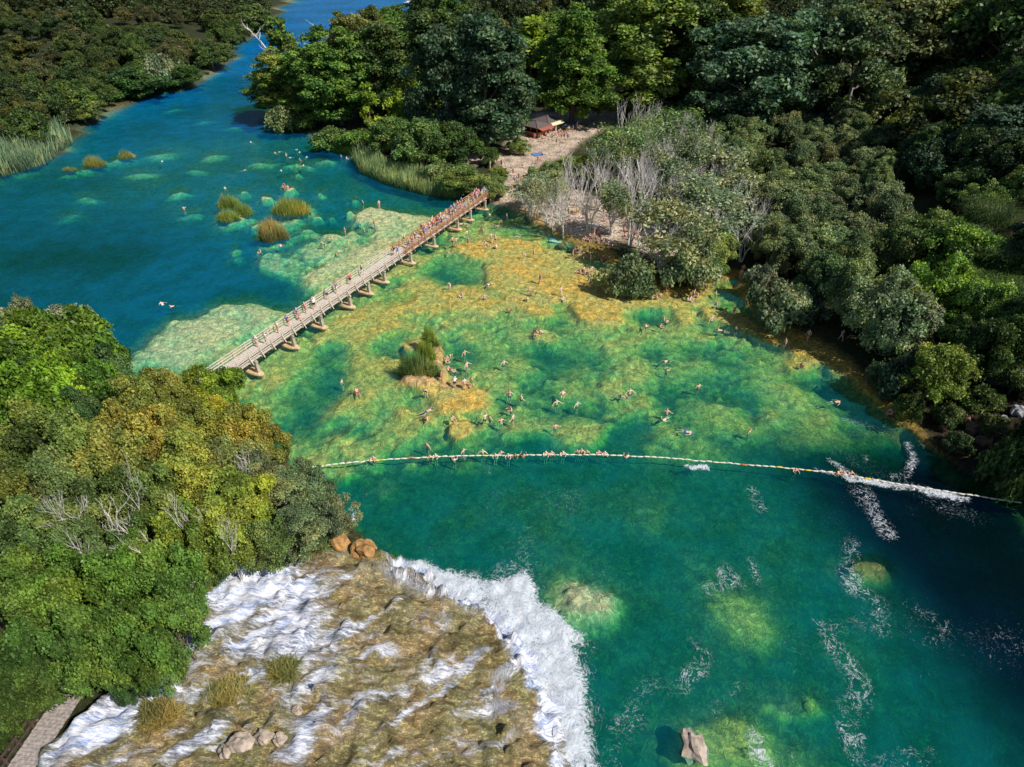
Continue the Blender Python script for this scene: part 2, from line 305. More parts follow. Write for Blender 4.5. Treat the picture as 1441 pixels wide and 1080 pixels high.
def grid_mesh(name, zz, keep=None, attrs={}):
    ny, nx = X.shape; idx = np.arange(nx*ny).reshape(ny, nx)
    q = np.stack([idx[:-1, :-1], idx[:-1, 1:], idx[1:, 1:], idx[1:, :-1]], -1)
    q = q.reshape(-1, 4) if keep is None else q[keep]
    used = np.unique(q); remap = np.full(nx*ny, -1); remap[used] = np.arange(len(used)); q = remap[q]
    v = np.stack([X, Y, zz], -1).reshape(-1, 3)[used]
    me = bpy.data.meshes.new(name); me.vertices.add(len(v)); me.vertices.foreach_set('co', v.astype(np.float32).ravel())
    me.loops.add(q.size); me.loops.foreach_set('vertex_index', q.ravel().astype(np.int32))
    me.polygons.add(len(q)); me.polygons.foreach_set('loop_start', np.arange(0, q.size, 4, dtype=np.int32))
    me.update(calc_edges=True); me.validate()
    me.polygons.foreach_set('use_smooth', np.ones(len(q), bool))
    for k, a in attrs.items():
        a = a.reshape(nx*ny, -1)[used]
        if a.shape[1] == 1:
            at = me.attributes.new(k, 'FLOAT', 'POINT'); at.data.foreach_set('value', a.astype(np.float32).ravel())
        else:
            if a.shape[1] == 3: a = np.concatenate([a, np.ones((len(a), 1))], 1)
            at = me.attributes.new(k, 'FLOAT_COLOR', 'POINT'); at.data.foreach_set('color', a.astype(np.float32).ravel())
    return me
def link(name, me, m=None, parent=None, loc=None, kind=None):
    o = bpy.data.objects.new(name, me); COL.objects.link(o)
    if m is not None and me is not None:
        if len(me.materials) == 0: me.materials.append(m)
        else:
            o.material_slots[0].link = 'OBJECT'; o.material_slots[0].material = m
    if parent is not None: o.parent = parent
    if loc is not None: o.location = loc
    if kind: o['kind'] = kind
    return o
M = {}
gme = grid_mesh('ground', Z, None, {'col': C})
for k_, fn in (('lake_bed', bed_nodes), ('cascade_rock', rock_nodes), ('soil', land_nodes)): gme.materials.append(surface(k_, fn))
zf = ZN[:-1, :-1]; mi = np.where(zf[..., 1] > .5, 1, np.where((zf[..., 2] > .5), 2, 0)).reshape(-1)
gme.polygons.foreach_set('material_index', mi.astype(np.int32))
link('ground', gme, None, kind='structure')

# ------------------------------------------------------------------ water
FOAM = 0*X
def foam(px, amt, soft, z=0.0):
    global FOAM
    m = sstep(-soft, soft*.6, sdf(poly(px, z), WX+1.7*fbm(X/4.5, Y/4.5, 85, 3), WY+1.7*fbm(X/4.5, Y/4.5, 86, 3)))*amt; FOAM = np.maximum(FOAM, m)
def fstreak(pts, w, amt):
    global FOAM
    q = poly(pts); dmin = np.full(X.shape, 1e9)
    for a, b in zip(q[:-1], q[1:]):
        ex, ey = b[0]-a[0], b[1]-a[1]; wx, wy = WX-a[0], WY-a[1]; t = np.clip((wx*ex+wy*ey)/(ex*ex+ey*ey), 0, 1)
        dmin = np.minimum(dmin, np.hypot(wx-ex*t, wy-ey*t))
    FOAM = np.maximum(FOAM, amt*sstep(w, w*.1, dmin))
foam([(550, 788), (620, 803), (665, 822), (700, 832), (735, 806), (772, 850), (795, 895), (812, 945), (822, 985), (812, 1015), (830, 1090), (840, 1300), (780, 1300), (740, 960), (690, 880), (640, 855), (560, 812)], 1.0, 2.3)
foam([(560, 788), (640, 800), (695, 812), (720, 750), (745, 800), (790, 830), (812, 890), (850, 950), (842, 1010), (835, 1100), (840, 1300), (770, 1300), (720, 920), (640, 850), (560, 815)], .52, 3.2)
foam([(440, 745), (470, 735), (500, 715), (505, 700), (495, 735), (470, 760)], .75, 1.2)
fstreak([(1195, 672), (1240, 682), (1290, 690), (1360, 698)], 1.1, .72)
fstreak([(1270, 625), (1282, 648), (1272, 668), (1250, 672)], 1.4, .52)
fstreak([(1150, 662), (1205, 672)], .8, .6); fstreak([(1175, 650), (1200, 668)], 1.0, .6)
fstreak([(968, 658), (995, 660)], .8, .72)
for pts, w, a in [([(1205, 690), (1225, 725), (1248, 752)], 2.0, .55), ([(1195, 765), (1185, 800), (1205, 830), (1245, 850), (1235, 880)], 1.9, .55), ([(1160, 885), (1215, 875)], 1.5, .5), ([(1160, 885), (1180, 920), (1205, 955), (1205, 985), (1190, 1000), (1200, 1030), (1210, 1075)], 1.9, .55),
                  ([(1280, 850), (1330, 880), (1310, 905)], 1.8, .45), ([(1060, 690), (1070, 715)], 1.4, .52), ([(1020, 800), (1035, 820), (1000, 835)], 1.7, .55), ([(980, 895), (992, 925), (960, 965), (920, 960)], 1.5, .5), ([(905, 965), (890, 1000), (870, 1020)], 1.5, .48), ([(1058, 790), (1060, 815)], 1.2, .5), ([(1010, 1000), (1050, 960)], 1.6, .45),
                  ([(1190, 590), (1230, 602), (1245, 612)], 1.4, .47), ([(1185, 620), (1240, 600)], 1.2, .4), ([(1215, 640), (1215, 662)], 1.2, .45), ([(1095, 610), (1100, 645)], 1.6, .36), ([(1145, 565), (1160, 580)], 1, .45), ([(700, 780), (735, 740), (745, 790)], 2.4, .42), ([(1060, 1050), (1080, 1075)], 1.7, .55), ([(1020, 1085), (1120, 1060)], 1.6, .45), ([(1190, 640), (1300, 700), (1370, 720)], 3.2, .42), ([(1310, 1060), (1240, 1085)], 1.4, .45),
                  ([(1060, 750), (1040, 700)], 2, .32), ([(920, 640), (945, 648)], .7, .42), ([(640, 646), (690, 650), (690, 665)], .6, .5), ([(895, 1010), (860, 1060), (850, 1090)], 2.2, .45), ([(1210, 925), (1300, 940)], 2.4, .33), ([(1100, 830), (1170, 840)], 2, .3)]: fstreak(pts, w*1.15, a-.07)
FOAM *= np.clip(1+.28*fbm(X/3.5, Y/3.5, 83, 4)+.12*fbm(X/1.2, Y/1.2, 84, 3), .5, 1.2)
poolm = (1-up)*sstep(P(700, 650)[1]+1, P(700, 690)[1], Y)
FOAM = np.maximum(FOAM, poolm*(.24+.15*fbm(X/9, Y/7, 81, 3)))  # low base level paints wave glints as white specks
FOAM = FOAM*(1-sstep(.5, 1.5, Z))
kd = np.array([.78, .215, .44])*.52; ks = np.array([.34, .34, .34])
tint = np.exp(-dep[..., None]*kd)
Sg = np.array([.001, .050, .066]); Sb = np.array([.001, .060, .145]); Sn = np.array([.0003, .006, .018])  # pool green, upstream blue, near-black navy for the painted shade
upb = np.clip(up*sstep(P(700, 330)[0], P(330, 330)[0], X), 0, 1)
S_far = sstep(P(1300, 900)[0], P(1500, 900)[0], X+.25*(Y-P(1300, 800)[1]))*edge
farb = sstep(P(400, 260)[1], P(440, 60)[1], Y)*upb; Sb = Sb*(1-farb[..., None])+np.array([.001, .09, .38])*farb[..., None]  # far river: blue sky reflection painted into the scatter colour
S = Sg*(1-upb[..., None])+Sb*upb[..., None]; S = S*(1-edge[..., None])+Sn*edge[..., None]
S = S*(1-.6*S_far[..., None])  # painted shade deepens further right
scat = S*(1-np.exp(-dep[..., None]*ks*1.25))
scat *= (1+.16*big)[..., None]
scat *= (1-upb*np.clip(.03+.34*sstep(-.2, .4, fbm(X/34, Y/24, 97, 3))+.28*sstep(P(330, 380)[0], P(60, 380)[0], X)*sstep(P(100, 250)[1], P(100, 330)[1], Y), 0, .7))[..., None]
wave = .35*FOAM*np.clip(FOAM-.55, 0, 1)/.45*(rough2+.4)
ZW = np.clip(wave, 0, .5)
def m_water():
    m, N, L, out = mat('lake_water'); tc = N('TexCoord'); co_ = tc.outputs['Object']
    ti = N('Attribute', attribute_name='tint'); sc_ = N('Attribute', attribute_name='scat'); fo = N('Attribute', attribute_name='foam')
    tr = N('BsdfTransparent'); L(ti.outputs['Color'], tr.inputs[0])
    n0 = N('TexNoise', noise_dimensions='2D', _Scale=.35, _Detail=3.0); L(co_, n0.inputs['Vector'])
    mott = ramp(N, L, n0.outputs[0], .3, .7, .82, 1.2)
    sv = N('VectorMath', operation='SCALE'); L(sc_.outputs['Color'], sv.inputs[0]); L(mott, sv.inputs['Scale'])
    df = N('BsdfDiffuse'); L(sv.outputs[0], df.inputs[0])
    ad = N('AddShader'); L(tr.outputs[0], ad.inputs[0]); L(df.outputs[0], ad.inputs[1])
    mp = N('Mapping'); L(co_, mp.inputs[0]); mp.inputs['Rotation'].default_value = (0, 0, R(-25)); mp.inputs['Scale'].default_value = (.7, 1.25, 1)
    w1 = N('TexNoise', noise_dimensions='2D', _Scale=2.2, _Detail=4.0, _Roughness=.6, _Distortion=.4); L(mp.outputs[0], w1.inputs['Vector'])
    bp = N('Bump', _Strength=.4, _Distance=.12); L(w1.outputs[0], bp.inputs['Height'])
    gl = N('BsdfGlossy', _Roughness=.12); L(bp.outputs[0], gl.inputs['Normal'])
    fr = N('Fresnel', _IOR=1.33); L(bp.outputs[0], fr.inputs['Normal'])
    mx = N('MixShader'); L(math_(N, L, 'MULTIPLY', fr.outputs[0], .22), mx.inputs[0]); L(ad.outputs[0], mx.inputs[1]); L(gl.outputs[0], mx.inputs[2])
    # foam, and painted wave glints at low values: lacy threads that close up as the foam value rises
    wn = N('TexNoise', noise_dimensions='2D', _Scale=.7, _Detail=2.0); L(co_, wn.inputs['Vector'])
    wv = N('VectorMath', operation='MULTIPLY_ADD'); L(wn.outputs['Color'], wv.inputs[0]); wv.inputs[1].default_value = (1.2, 1.2, 0); L(co_, wv.inputs[2])
    fa = N('TexNoise', noise_dimensions='2D', _Scale=1.5, _Detail=4.0, _Roughness=.65); L(wv.outputs[0], fa.inputs['Vector'])
    fn = N('TexNoise', noise_dimensions='2D', _Scale=4.2, _Detail=5.0, _Roughness=.82); L(wv.outputs[0], fn.inputs['Vector'])
    ra = ramp(N, L, math_(N, L, 'ABSOLUTE', math_(N, L, 'SUBTRACT', fa.outputs[0], .5)), 0, .09, 1, 0)
    rb = ramp(N, L, math_(N, L, 'ABSOLUTE', math_(N, L, 'SUBTRACT', fn.outputs[0], .5)), 0, .12, 1, 0)
    mq = N('Mapping'); L(wv.outputs[0], mq.inputs[0]); mq.inputs['Rotation'].default_value = (0, 0, R(-20)); mq.inputs['Scale'].default_value = (.8, 1.2, 1)
    fs = N('TexNoise', noise_dimensions='2D', _Scale=8.0, _Detail=3.0, _Roughness=.7); L(mq.outputs[0], fs.inputs['Vector'])
    lace = math_(N, L, 'ADD', math_(N, L, 'MULTIPLY', ra, .16), math_(N, L, 'MULTIPLY', rb, .10))
    lace = math_(N, L, 'ADD', lace, math_(N, L, 'MULTIPLY', fn.outputs[0], .48))
    lace = math_(N, L, 'ADD', lace, math_(N, L, 'MULTIPLY', fs.outputs[0], .46))
    thr = math_(N, L, 'SUBTRACT', .97, math_(N, L, 'MULTIPLY', fo.outputs['Fac'], .80))
    f = math_(N, L, 'MULTIPLY', ramp(N, L, lace, thr, math_(N, L, 'ADD', thr, .28)), .94)
    fd = N('BsdfDiffuse'); fb = N('Bump', _Strength=.8, _Distance=.25); L(fn.outputs[0], fb.inputs['Height']); L(fb.outputs[0], fd.inputs['Normal'])
    L(mixcol(N, L, ramp(N, L, fn.outputs[0], .35, .65), (.55, .66, .78), (.92, .93, .95)), fd.inputs[0])
    mf = N('MixShader'); L(f, mf.inputs[0]); L(mx.outputs[0], mf.inputs[1]); L(fd.outputs[0], mf.inputs[2])
    L(mf.outputs[0], out.inputs[0]); return m
M['water'] = m_water()
zc = Z; low = np.minimum(np.minimum(zc[:-1, :-1], zc[1:, :-1]), np.minimum(zc[:-1, 1:], zc[1:, 1:])) < .25
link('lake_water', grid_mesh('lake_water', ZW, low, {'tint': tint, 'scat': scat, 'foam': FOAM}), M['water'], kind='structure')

# white water running over the cascade rock
FL = 0*X
for px, a, s in [([(272, 815), (340, 793), (380, 788), (418, 798), (414, 838), (372, 862), (345, 882), (300, 872), (272, 892)], 1.0, .5), ([(430, 850), (465, 868), (458, 918), (475, 948), (430, 962), (370, 955), (310, 945), (330, 915), (385, 895)], .8, .9), ([(320, 920), (380, 930), (300, 960), (250, 975), (225, 985), (240, 955)], .55, .9),
                 ([(268, 912), (285, 922), (215, 988), (188, 985), (210, 965)], 1, .5), ([(200, 980), (222, 1000), (180, 1035), (110, 1090), (80, 1095), (130, 1030)], .85, .7), ([(472, 1035), (500, 1000), (560, 970), (584, 962), (578, 982), (530, 1002), (498, 1042), (476, 1060)], .85, .5),
                 ([(385, 1090), (425, 1035), (462, 998), (474, 1012), (448, 1060), (435, 1095)], .9, .5), ([(670, 985), (700, 965), (728, 985), (700, 1000), (660, 1012), (645, 1030)], .8, .4), ([(612, 880), (622, 850), (634, 870), (626, 890)], .8, .4), ([(592, 950), (596, 926), (612, 930), (604, 955)], .8, .4),
                 ([(515, 785), (560, 785), (640, 825), (700, 862), (690, 875), (640, 855), (600, 840), (545, 812)], .72, .8), ([(440, 840), (480, 808), (502, 800), (495, 815), (450, 848)], .8, .4), ([(455, 740), (490, 722), (500, 740), (470, 755)], .8, .4), ([(735, 960), (765, 970), (790, 1040), (815, 1100), (790, 1100), (765, 1030)], .6, .8),
                 ([(520, 1000), (600, 960), (640, 980), (560, 1050), (500, 1080)], .36, 1.2), ([(480, 930), (520, 890), (560, 900), (500, 980)], .33, 1.2), ([(300, 1000), (420, 960), (480, 1000), (380, 1080), (250, 1080)], .36, 1.5), ([(690, 870), (735, 915), (762, 970), (775, 990), (740, 960), (700, 900)], .6, .7)]:
    FL = np.maximum(FL, a*sstep(-s-.9, s+.7, sdf(poly(px, 2.6), X+.9*(WX-X), Y+.9*(WY-Y))))
FL = np.maximum(FL, .98*sstep(2.3, .5, np.abs(sH-.3))*sstep(-.5, .8, sC)*sstep(P(520, 790)[0], P(575, 800)[0], X)*(.8+.5*med))
fx, fy = X*.80+Y*.60, -X*.60+Y*.80
trick = sstep(.05, .5, fbm(fx/7, fy/1.5, 91, 4))*sstep(-.2, .35, fbm(X/8, Y/8, 93, 3)+.1)
wl = sstep(-3.5, 3.5, sdf(poly([(262, 790), (420, 775), (505, 795), (470, 850), (480, 905), (470, 965), (420, 995), (320, 985), (250, 1050), (200, 1110), (40, 1110), (140, 1000), (262, 900)], 2.8), X, Y))
FL = np.maximum(FL, wl*(.54+.8*sstep(-.25, .45, fbm(fx/9, fy/2.2, 95, 4)))*sstep(0, 1.5, lipx))
FL = np.maximum(FL, (.72*trick)*sstep(0, 2, lipx)); FL = np.maximum(FL, .30*sstep(0, 3, lipx)*(1+.8*med))
FL *= sstep(-1.2, .4, sC)
def m_white():
    m, N, L, out = mat('cascade_water'); tc = N('TexCoord'); co_ = tc.outputs['Object']; fo = N('Attribute', attribute_name='flow'); lp = N('Attribute', attribute_name='lip'); lf = N('Attribute', attribute_name='lipflow')
    mp = N('Mapping'); L(co_, mp.inputs[0]); mp.inputs['Rotation'].default_value = (0, 0, R(-38)); mp.inputs['Scale'].default_value = (.45, 2.1, .6)
    vm = N('Mix', data_type='VECTOR'); L(lp.outputs['Fac'], vm.inputs[0]); L(mp.outputs[0], vm.inputs[4]); L(lf.outputs['Vector'], vm.inputs[5])
    n1 = N('TexNoise', _Scale=1.3, _Detail=6.0, _Roughness=.72, _Distortion=.5); L(vm.outputs[1], n1.inputs['Vector'])
    n2 = N('TexNoise', _Scale=5.0, _Detail=4.0, _Roughness=.75); L(vm.outputs[1], n2.inputs['Vector'])
    k = math_(N, L, 'ADD', math_(N, L, 'MULTIPLY', n1.outputs[0], 1.15), math_(N, L, 'MULTIPLY', n2.outputs[0], .65))     # mean .9
    thr = math_(N, L, 'SUBTRACT', 1.17, math_(N, L, 'MULTIPLY', fo.outputs['Fac'], .80))
    f = math_(N, L, 'MULTIPLY', ramp(N, L, k, thr, math_(N, L, 'ADD', thr, .5)), .95)
    sh = math_(N, L, 'ADD', math_(N, L, 'MULTIPLY', n1.outputs[0], .6), math_(N, L, 'MULTIPLY', n2.outputs[0], .4))
    d = N('BsdfDiffuse'); L(mixcol(N, L, ramp(N, L, sh, .40, .58), (.34, .45, .74), (.93, .93, .96)), d.inputs[0])  # streak noise paints blue shading into the white water
    bp = N('Bump', _Strength=.8, _Distance=.2); L(n2.outputs[0], bp.inputs['Height']); L(bp.outputs[0], d.inputs['Normal'])
    tr = N('BsdfTransparent'); mx = N('MixShader'); L(f, mx.inputs[0]); L(tr.outputs[0], mx.inputs[1]); L(d.outputs[0], mx.inputs[2]); L(mx.outputs[0], out.inputs[0]); return m
cc = P(520, 1120, 2.5); ang = np.arctan2(Y-cc[1], X-cc[0]); LIPF = np.stack([ang*26, sH*.55, 0*X], -1); LIPM = sstep(3.6, 2.2, np.abs(sH))
M['white'] = m_white()
kp = np.maximum(np.maximum(FL[:-1, :-1], FL[1:, :-1]), np.maximum(FL[:-1, 1:], FL[1:, 1:])) > .03
ZF = np.maximum(Z, -.02)+.05+.07*np.clip(FL, 0, 1)*(.6+.8*rough2.clip(-.5, 1))
link('cascade_water', grid_mesh('cascade_water', ZF, kp, {'flow': FL, 'lip': LIPM, 'lipflow': LIPF}), M['white'], kind='structure')
# ------------------------------------------------------------------ mesh building helpers
class MB:
    def __init__(s): s.v = []; s.f = []
    def box(s, c, d, rz=0, rx=0, ry=0, taper=1.0):
        i = len(s.v); mt = Matrix.Rotation(rz, 3, 'Z') @ Matrix.Rotation(ry, 3, 'Y') @ Matrix.Rotation(rx, 3, 'X')
        for sz in (-1, 1):
            t = taper if sz > 0 else 1
            for sx, sy in ((-1, -1), (1, -1), (1, 1), (-1, 1)):
                s.v.append(tuple(Vector(c)+mt @ Vector((sx*d[0]/2*t, sy*d[1]/2*t, sz*d[2]/2))))
        for q in ((3, 2, 1, 0), (4, 5, 6, 7), (0, 1, 5, 4), (1, 2, 6, 5), (2, 3, 7, 6), (3, 0, 4, 7)): s.f.append(tuple(i+k for k in q))
        return s
    def beam(s, a, b, w, h):
        """rectangular bar from a to b, h measured upwards"""
        a, b = Vector(a), Vector(b); d = (b-a).normalized(); side = d.cross(Vector((0, 0, 1)))
        side = side.normalized() if side.length > 1e-4 else Vector((1, 0, 0)); upv = side.cross(d); i = len(s.v)
        for p in (a, b):
            for q, r in ((-1, -1), (1, -1), (1, 1), (-1, 1)): s.v.append(tuple(p+side*q*w/2+upv*r*h/2))
        for q in ((0, 1, 2, 3), (7, 6, 5, 4), (0, 4, 5, 1), (1, 5, 6, 2), (2, 6, 7, 3), (3, 7, 4, 0)): s.f.append(tuple(i+k for k in q))
        return s
    def tube(s, pts, rad, n=6, cap=True):
        pts = [Vector(p) for p in pts]; i0 = len(s.v); prev = None
        for k, p in enumerate(pts):
            d = (pts[min(k+1, len(pts)-1)]-pts[max(k-1, 0)]).normalized()
            if prev is None:
                prev = d.cross(Vector((0, 0, 1)) if abs(d.z) < .9 else Vector((1, 0, 0))).normalized()
            sx = (prev-d*prev.dot(d)).normalized(); sy = d.cross(sx); prev = sx
            for j in range(n):
                a = 2*math.pi*j/n; s.v.append(tuple(p+(sx*math.cos(a)+sy*math.sin(a))*rad[k]))
        for k in range(len(pts)-1):
            for j in range(n):
                a, b = i0+k*n+j, i0+k*n+(j+1) % n; s.f.append((a, b, b+n, a+n))
        if cap:
            s.f.append(tuple(i0+j for j in reversed(range(n)))); s.f.append(tuple(i0+(len(pts)-1)*n+j for j in range(n)))
        return s
    def blob(s, c, r, sub=2, amp=.3, fr=1.0, seed=0, flat=0.0):
        bm = bmesh.new(); bmesh.ops.create_icosphere(bm, subdivisions=sub, radius=1); i = len(s.v)
        for v in bm.verts:
            p = np.array(v.co); k = 1+amp*np.clip(1.3*float(fbm(np.array([p[0]*fr+p[2]*.7+seed*3.1]), np.array([p[1]*fr-p[2]*.6+seed*7.7]), 5, 4)[0]), -.8, .8)
            q = p*k*np.array(r); q[2] = max(q[2], -r[2]*(1-flat)); s.v.append(tuple(q+np.array(c)))
        for f in bm.faces: s.f.append(tuple(i+v.index for v in f.verts))
        bm.free(); return s
    def mesh(s, name, smooth=False):
        me = bpy.data.meshes.new(name); me.from_pydata(s.v, [], s.f); me.update()
        if smooth: me.polygons.foreach_set('use_smooth', [True]*len(me.polygons))
        return me
    def build(s, name, m, parent=None, smooth=False, loc=None):
        return link(name, s.mesh(name, smooth), m, parent, loc)
def thing(name, label, cat, loc=(0, 0, 0), rz=0.0, group=None):
    o = bpy.data.objects.new(name, None); COL.objects.link(o); o.location = loc; o.rotation_euler = (0, 0, rz); o.empty_display_size = .3
    return tag(o, label, cat, group)
def tag(o, label, cat, group=None):
    o['label'] = label; o['category'] = cat
    if group: o['group'] = group
    return o

# ------------------------------------------------------------------ foliage
def quads_mesh(name, c, n, size, asp, lv):
    """one small leaf-shaped face (4 corners, folded diamond) per point"""
    k = len(c); n = n/np.linalg.norm(n, axis=1, keepdims=True)
    r = rng.normal(size=(k, 3)); a = np.cross(n, r); a /= np.linalg.norm(a, axis=1, keepdims=True)+1e-9; b = np.cross(n, a)
    s = (size*rng.uniform(.65, 1.35, k))[:, None]
    v = np.stack([c-a*s*asp, c-b*s*.5+n*s*.12, c+a*s*asp, c+b*s*.5+n*s*.12], 1).reshape(-1, 3)
    me = bpy.data.meshes.new(name); me.vertices.add(4*k); me.vertices.foreach_set('co', v.astype(np.float32).ravel())
    me.loops.add(4*k); me.loops.foreach_set('vertex_index', np.arange(4*k, dtype=np.int32)); me.polygons.add(k); me.polygons.foreach_set('loop_start', np.arange(0, 4*k, 4, dtype=np.int32))
    me.update(calc_edges=True)
    at = me.attributes.new('lv', 'FLOAT', 'POINT'); at.data.foreach_set('value', np.repeat(lv, 4).astype(np.float32))
    return me
def m_leaf():
    m, N, L, out = mat('leaf'); oi = N('ObjectInfo'); lv = N('Attribute', attribute_name='lv'); g_ = N('NewGeometry')
    n = N('TexNoise', _Scale=.28, _Detail=3.0); L(g_.outputs['Position'], n.inputs['Vector'])
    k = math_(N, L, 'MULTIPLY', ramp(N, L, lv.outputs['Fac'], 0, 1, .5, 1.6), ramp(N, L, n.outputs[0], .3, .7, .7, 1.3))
    sv = N('VectorMath', operation='SCALE'); L(oi.outputs['Color'], sv.inputs[0]); L(k, sv.inputs['Scale'])
    tint = mixcol(N, L, ramp(N, L, n.outputs['Fac'], .42, .64), (.88, 1.03, .95), (1.14, 1.0, .82))
    c = mixcol(N, L, 1.0, sv.outputs[0], tint, 'MULTIPLY')
    b = N('BsdfPrincipled', _Roughness=.5); b.inputs['Specular IOR Level'].default_value = .35; L(c, b.inputs[0])
    t = N('BsdfTranslucent'); tv = mixcol(N, L, 1.0, c, (1.15, 1.2, .5), 'MULTIPLY'); L(tv, t.inputs[0])
    mx = N('MixShader'); mx.inputs[0].default_value = .28; L(b.outputs[0], mx.inputs[1]); L(t.outputs[0], mx.inputs[2]); L(mx.outputs[0], out.inputs[0]); return m
M['leaf'] = m_leaf()
M['bark'] = simple('bark', (.16, .125, .09), .9, .35, 6, .4)
M['pale_bark'] = simple('pale_bark', (.66, .62, .58), .85, .25, 5, .3)
M['grey_bark'] = simple('grey_bark', (.30, .27, .24), .85, .3, 5, .3)

def branch_tree(mb, base, d, length, rad, depth, spread, tips, up_=.15, n=5):
    p = Vector(base); pts = [p.copy()]; rads = [rad]; d = Vector(d).normalized(); k = 4
    for i in range(k):
        d = (d+Vector((random.gauss(0, .16), random.gauss(0, .16), random.gauss(0, .1)+up_*.4))).normalized(); p = p+d*length/k
        pts.append(p.copy()); rads.append(rad*(1-.48*(i+1)/k))
    mb.tube(pts, rads, n if depth > 1 else 4, False)
    if depth == 0: tips.append((p.copy(), d.copy())); return
    for j in range(random.choice((2, 3, 3))):
        ang = random.uniform(0, 2*math.pi); t = Vector((math.cos(ang), math.sin(ang), random.uniform(-.1, .6)))
        at = pts[random.choice((2, 3, 4, 4))]
        branch_tree(mb, at, d*(1-spread)+t*spread, length*random.uniform(.55, .8), rad*.52, depth-1, spread, tips, up_)
def crown(shape, rad, h0, h1, nclump, rc, leaves, size, seed, lump=.42, fill=.0):
    """clumps of leaves spread over a crown outline; returns leaf mesh and clump centres"""
    r_ = np.random.default_rng(seed); cs = []
    for k in range(nclump):
        for _ in range(60):
            t = r_.uniform(0, 1)**.8; a = r_.uniform(0, 2*np.pi)
            if shape == 'dome': prof = np.sqrt(max(0, 1-(t*1.0)**2.2))*(.75+.25*min(1, t*4))
            elif shape == 'cone': prof = (1-t)**.75*(.8+.2*min(1, t*6))+.06
            elif shape == 'oval': prof = np.sqrt(max(0, 1-((t-.42)/.6)**2))
            elif shape == 'flat': prof = np.sqrt(max(0, 1-t**3))
            else: prof = np.sqrt(max(0, 1-t*t))
            q = np.sqrt(r_.uniform(.35 if r_.uniform() > fill else 0, 1))*prof*(1+lump*r_.normal()*.5)
            c = np.array([q*rad*np.cos(a), q*rad*np.sin(a), h0+(h1-h0)*t])
            if all(np.linalg.norm(c-o) > rc*.62 for o in cs): break
        cs.append(c)
    sk = r_.normal(size=4); cs = np.array(cs); an = np.arctan2(cs[:, 1], cs[:, 0]); cs[:, :2] *= (1+.16*np.sin(2*an+sk[0]*3)+.12*np.sin(3*an+sk[1]*3))[:, None]; cs[:, 2] *= 1+.10*np.sin(an*2+sk[2]*3); pts = []; nor = []; lv = []
    mid = np.array([0, 0, h0+(h1-h0)*.35])
    for c in cs:
        out_ = (c-mid)/(np.linalg.norm(c-mid)+1e-6); m = int(leaves*r_.uniform(.7, 1.3)); rr = rc*r_.uniform(.75, 1.25)
        d = r_.normal(size=(m, 3)); d /= np.linalg.norm(d, axis=1, keepdims=True)
        d = d+out_*.45+np.array([0, 0, .35]); d /= np.linalg.norm(d, axis=1, keepdims=True)
        rad_ = rr*(r_.uniform(.12, 1.25, m)**.6)*(1+.32*np.sin(d[:, 0]*5+c[0]*3)*np.cos(d[:, 1]*4.3+c[1]*2))
        pts.append(c+d*rad_[:, None]*np.array([1, 1, .8])); nor.append(d*.55+r_.normal(size=(m, 3))*.62+np.array([0, 0, .22]))
        lv.append(np.clip(.5+.22*r_.normal()+.2*r_.normal(size=m), 0, 1))
    return quads_mesh('crown', np.concatenate(pts), np.concatenate(nor), size, .8, np.concatenate(lv)), cs
def trunk_mesh(h, r, cs, seed, n=9, lean=.06):
    random.seed(seed); mb = MB(); top = Vector((random.gauss(0, lean)*h, random.gauss(0, lean)*h, h))
    pts = [Vector((0, 0, -.6)), Vector((0, 0, .05*h)), top*.35+Vector((0, 0, .02*h)), top*.7, top]
    mb.tube(pts, [r*1.35, r, r*.8, r*.5, r*.2], 7)
    for c in random.sample(list(range(len(cs))), min(n, len(cs))):
        e = Vector(cs[c]); st = top*min(.85, max(.25, e.z/h*.6)); md = st.lerp(e, .5)+Vector((0, 0, -.06*h*random.random()))
        mb.tube([st, md, e], [r*.38, r*.24, r*.08], 5, False)
    return mb.mesh('trunk', True)
PRO = {}
def proto(key, shape, rad, h0, h1, ncl, rc, leaves, size, tr, seed, bark='bark', **k):
    cm, cs = crown(shape, rad, h0, h1, ncl, rc, leaves, size, seed, **k); cm.materials.append(M['leaf'])
    tm = trunk_mesh(h0+(h1-h0)*.62, tr, cs, seed); tm.materials.append(M[bark])
    PRO.setdefault(key, []).append((cm, tm, rad, h1+rc*.5))
for i in range(3): proto('round', 'dome', 3.4, 1.2, 6.4, 70, .95, 330, .225, .22, 100+i)
for i in range(2): proto('tall', 'oval', 3.7, 2.2, 16.5, 150, 1.0, 270, .245, .34, 110+i)
proto('cone', 'cone', 6.2, 2.6, 21.0, 280, 1.1, 270, .28, .45, 120)
for i in range(2): proto('slim', 'oval', 1.3, 1.2, 8.0, 26, .7, 120, .26, .14, 125+i)
for i in range(3): proto('bush', 'dome', 2.2, .5, 2.4, 30, .75, 190, .2, .1, 130+i)
for i in range(2): proto('pine', 'flat', 3.4, 4.8, 7.2, 36, 1.15, 560, .24, .24, 140+i, lump=.15)
for i in range(4): proto('near', 'dome', 3.3, 2.0, 6.2, 50, .84, 640, .155, .2, 150+i)
for i in range(3): proto('leafy', 'dome', 3.4, 1.6, 6.4, 80, .8, 280, .175, .2, 160+i, 'grey_bark', fill=.2)
for i in range(2): proto('shaggy', 'oval', 3.2, 1.4, 9.5, 90, .85, 290, .19, .24, 170+i, 'grey_bark')
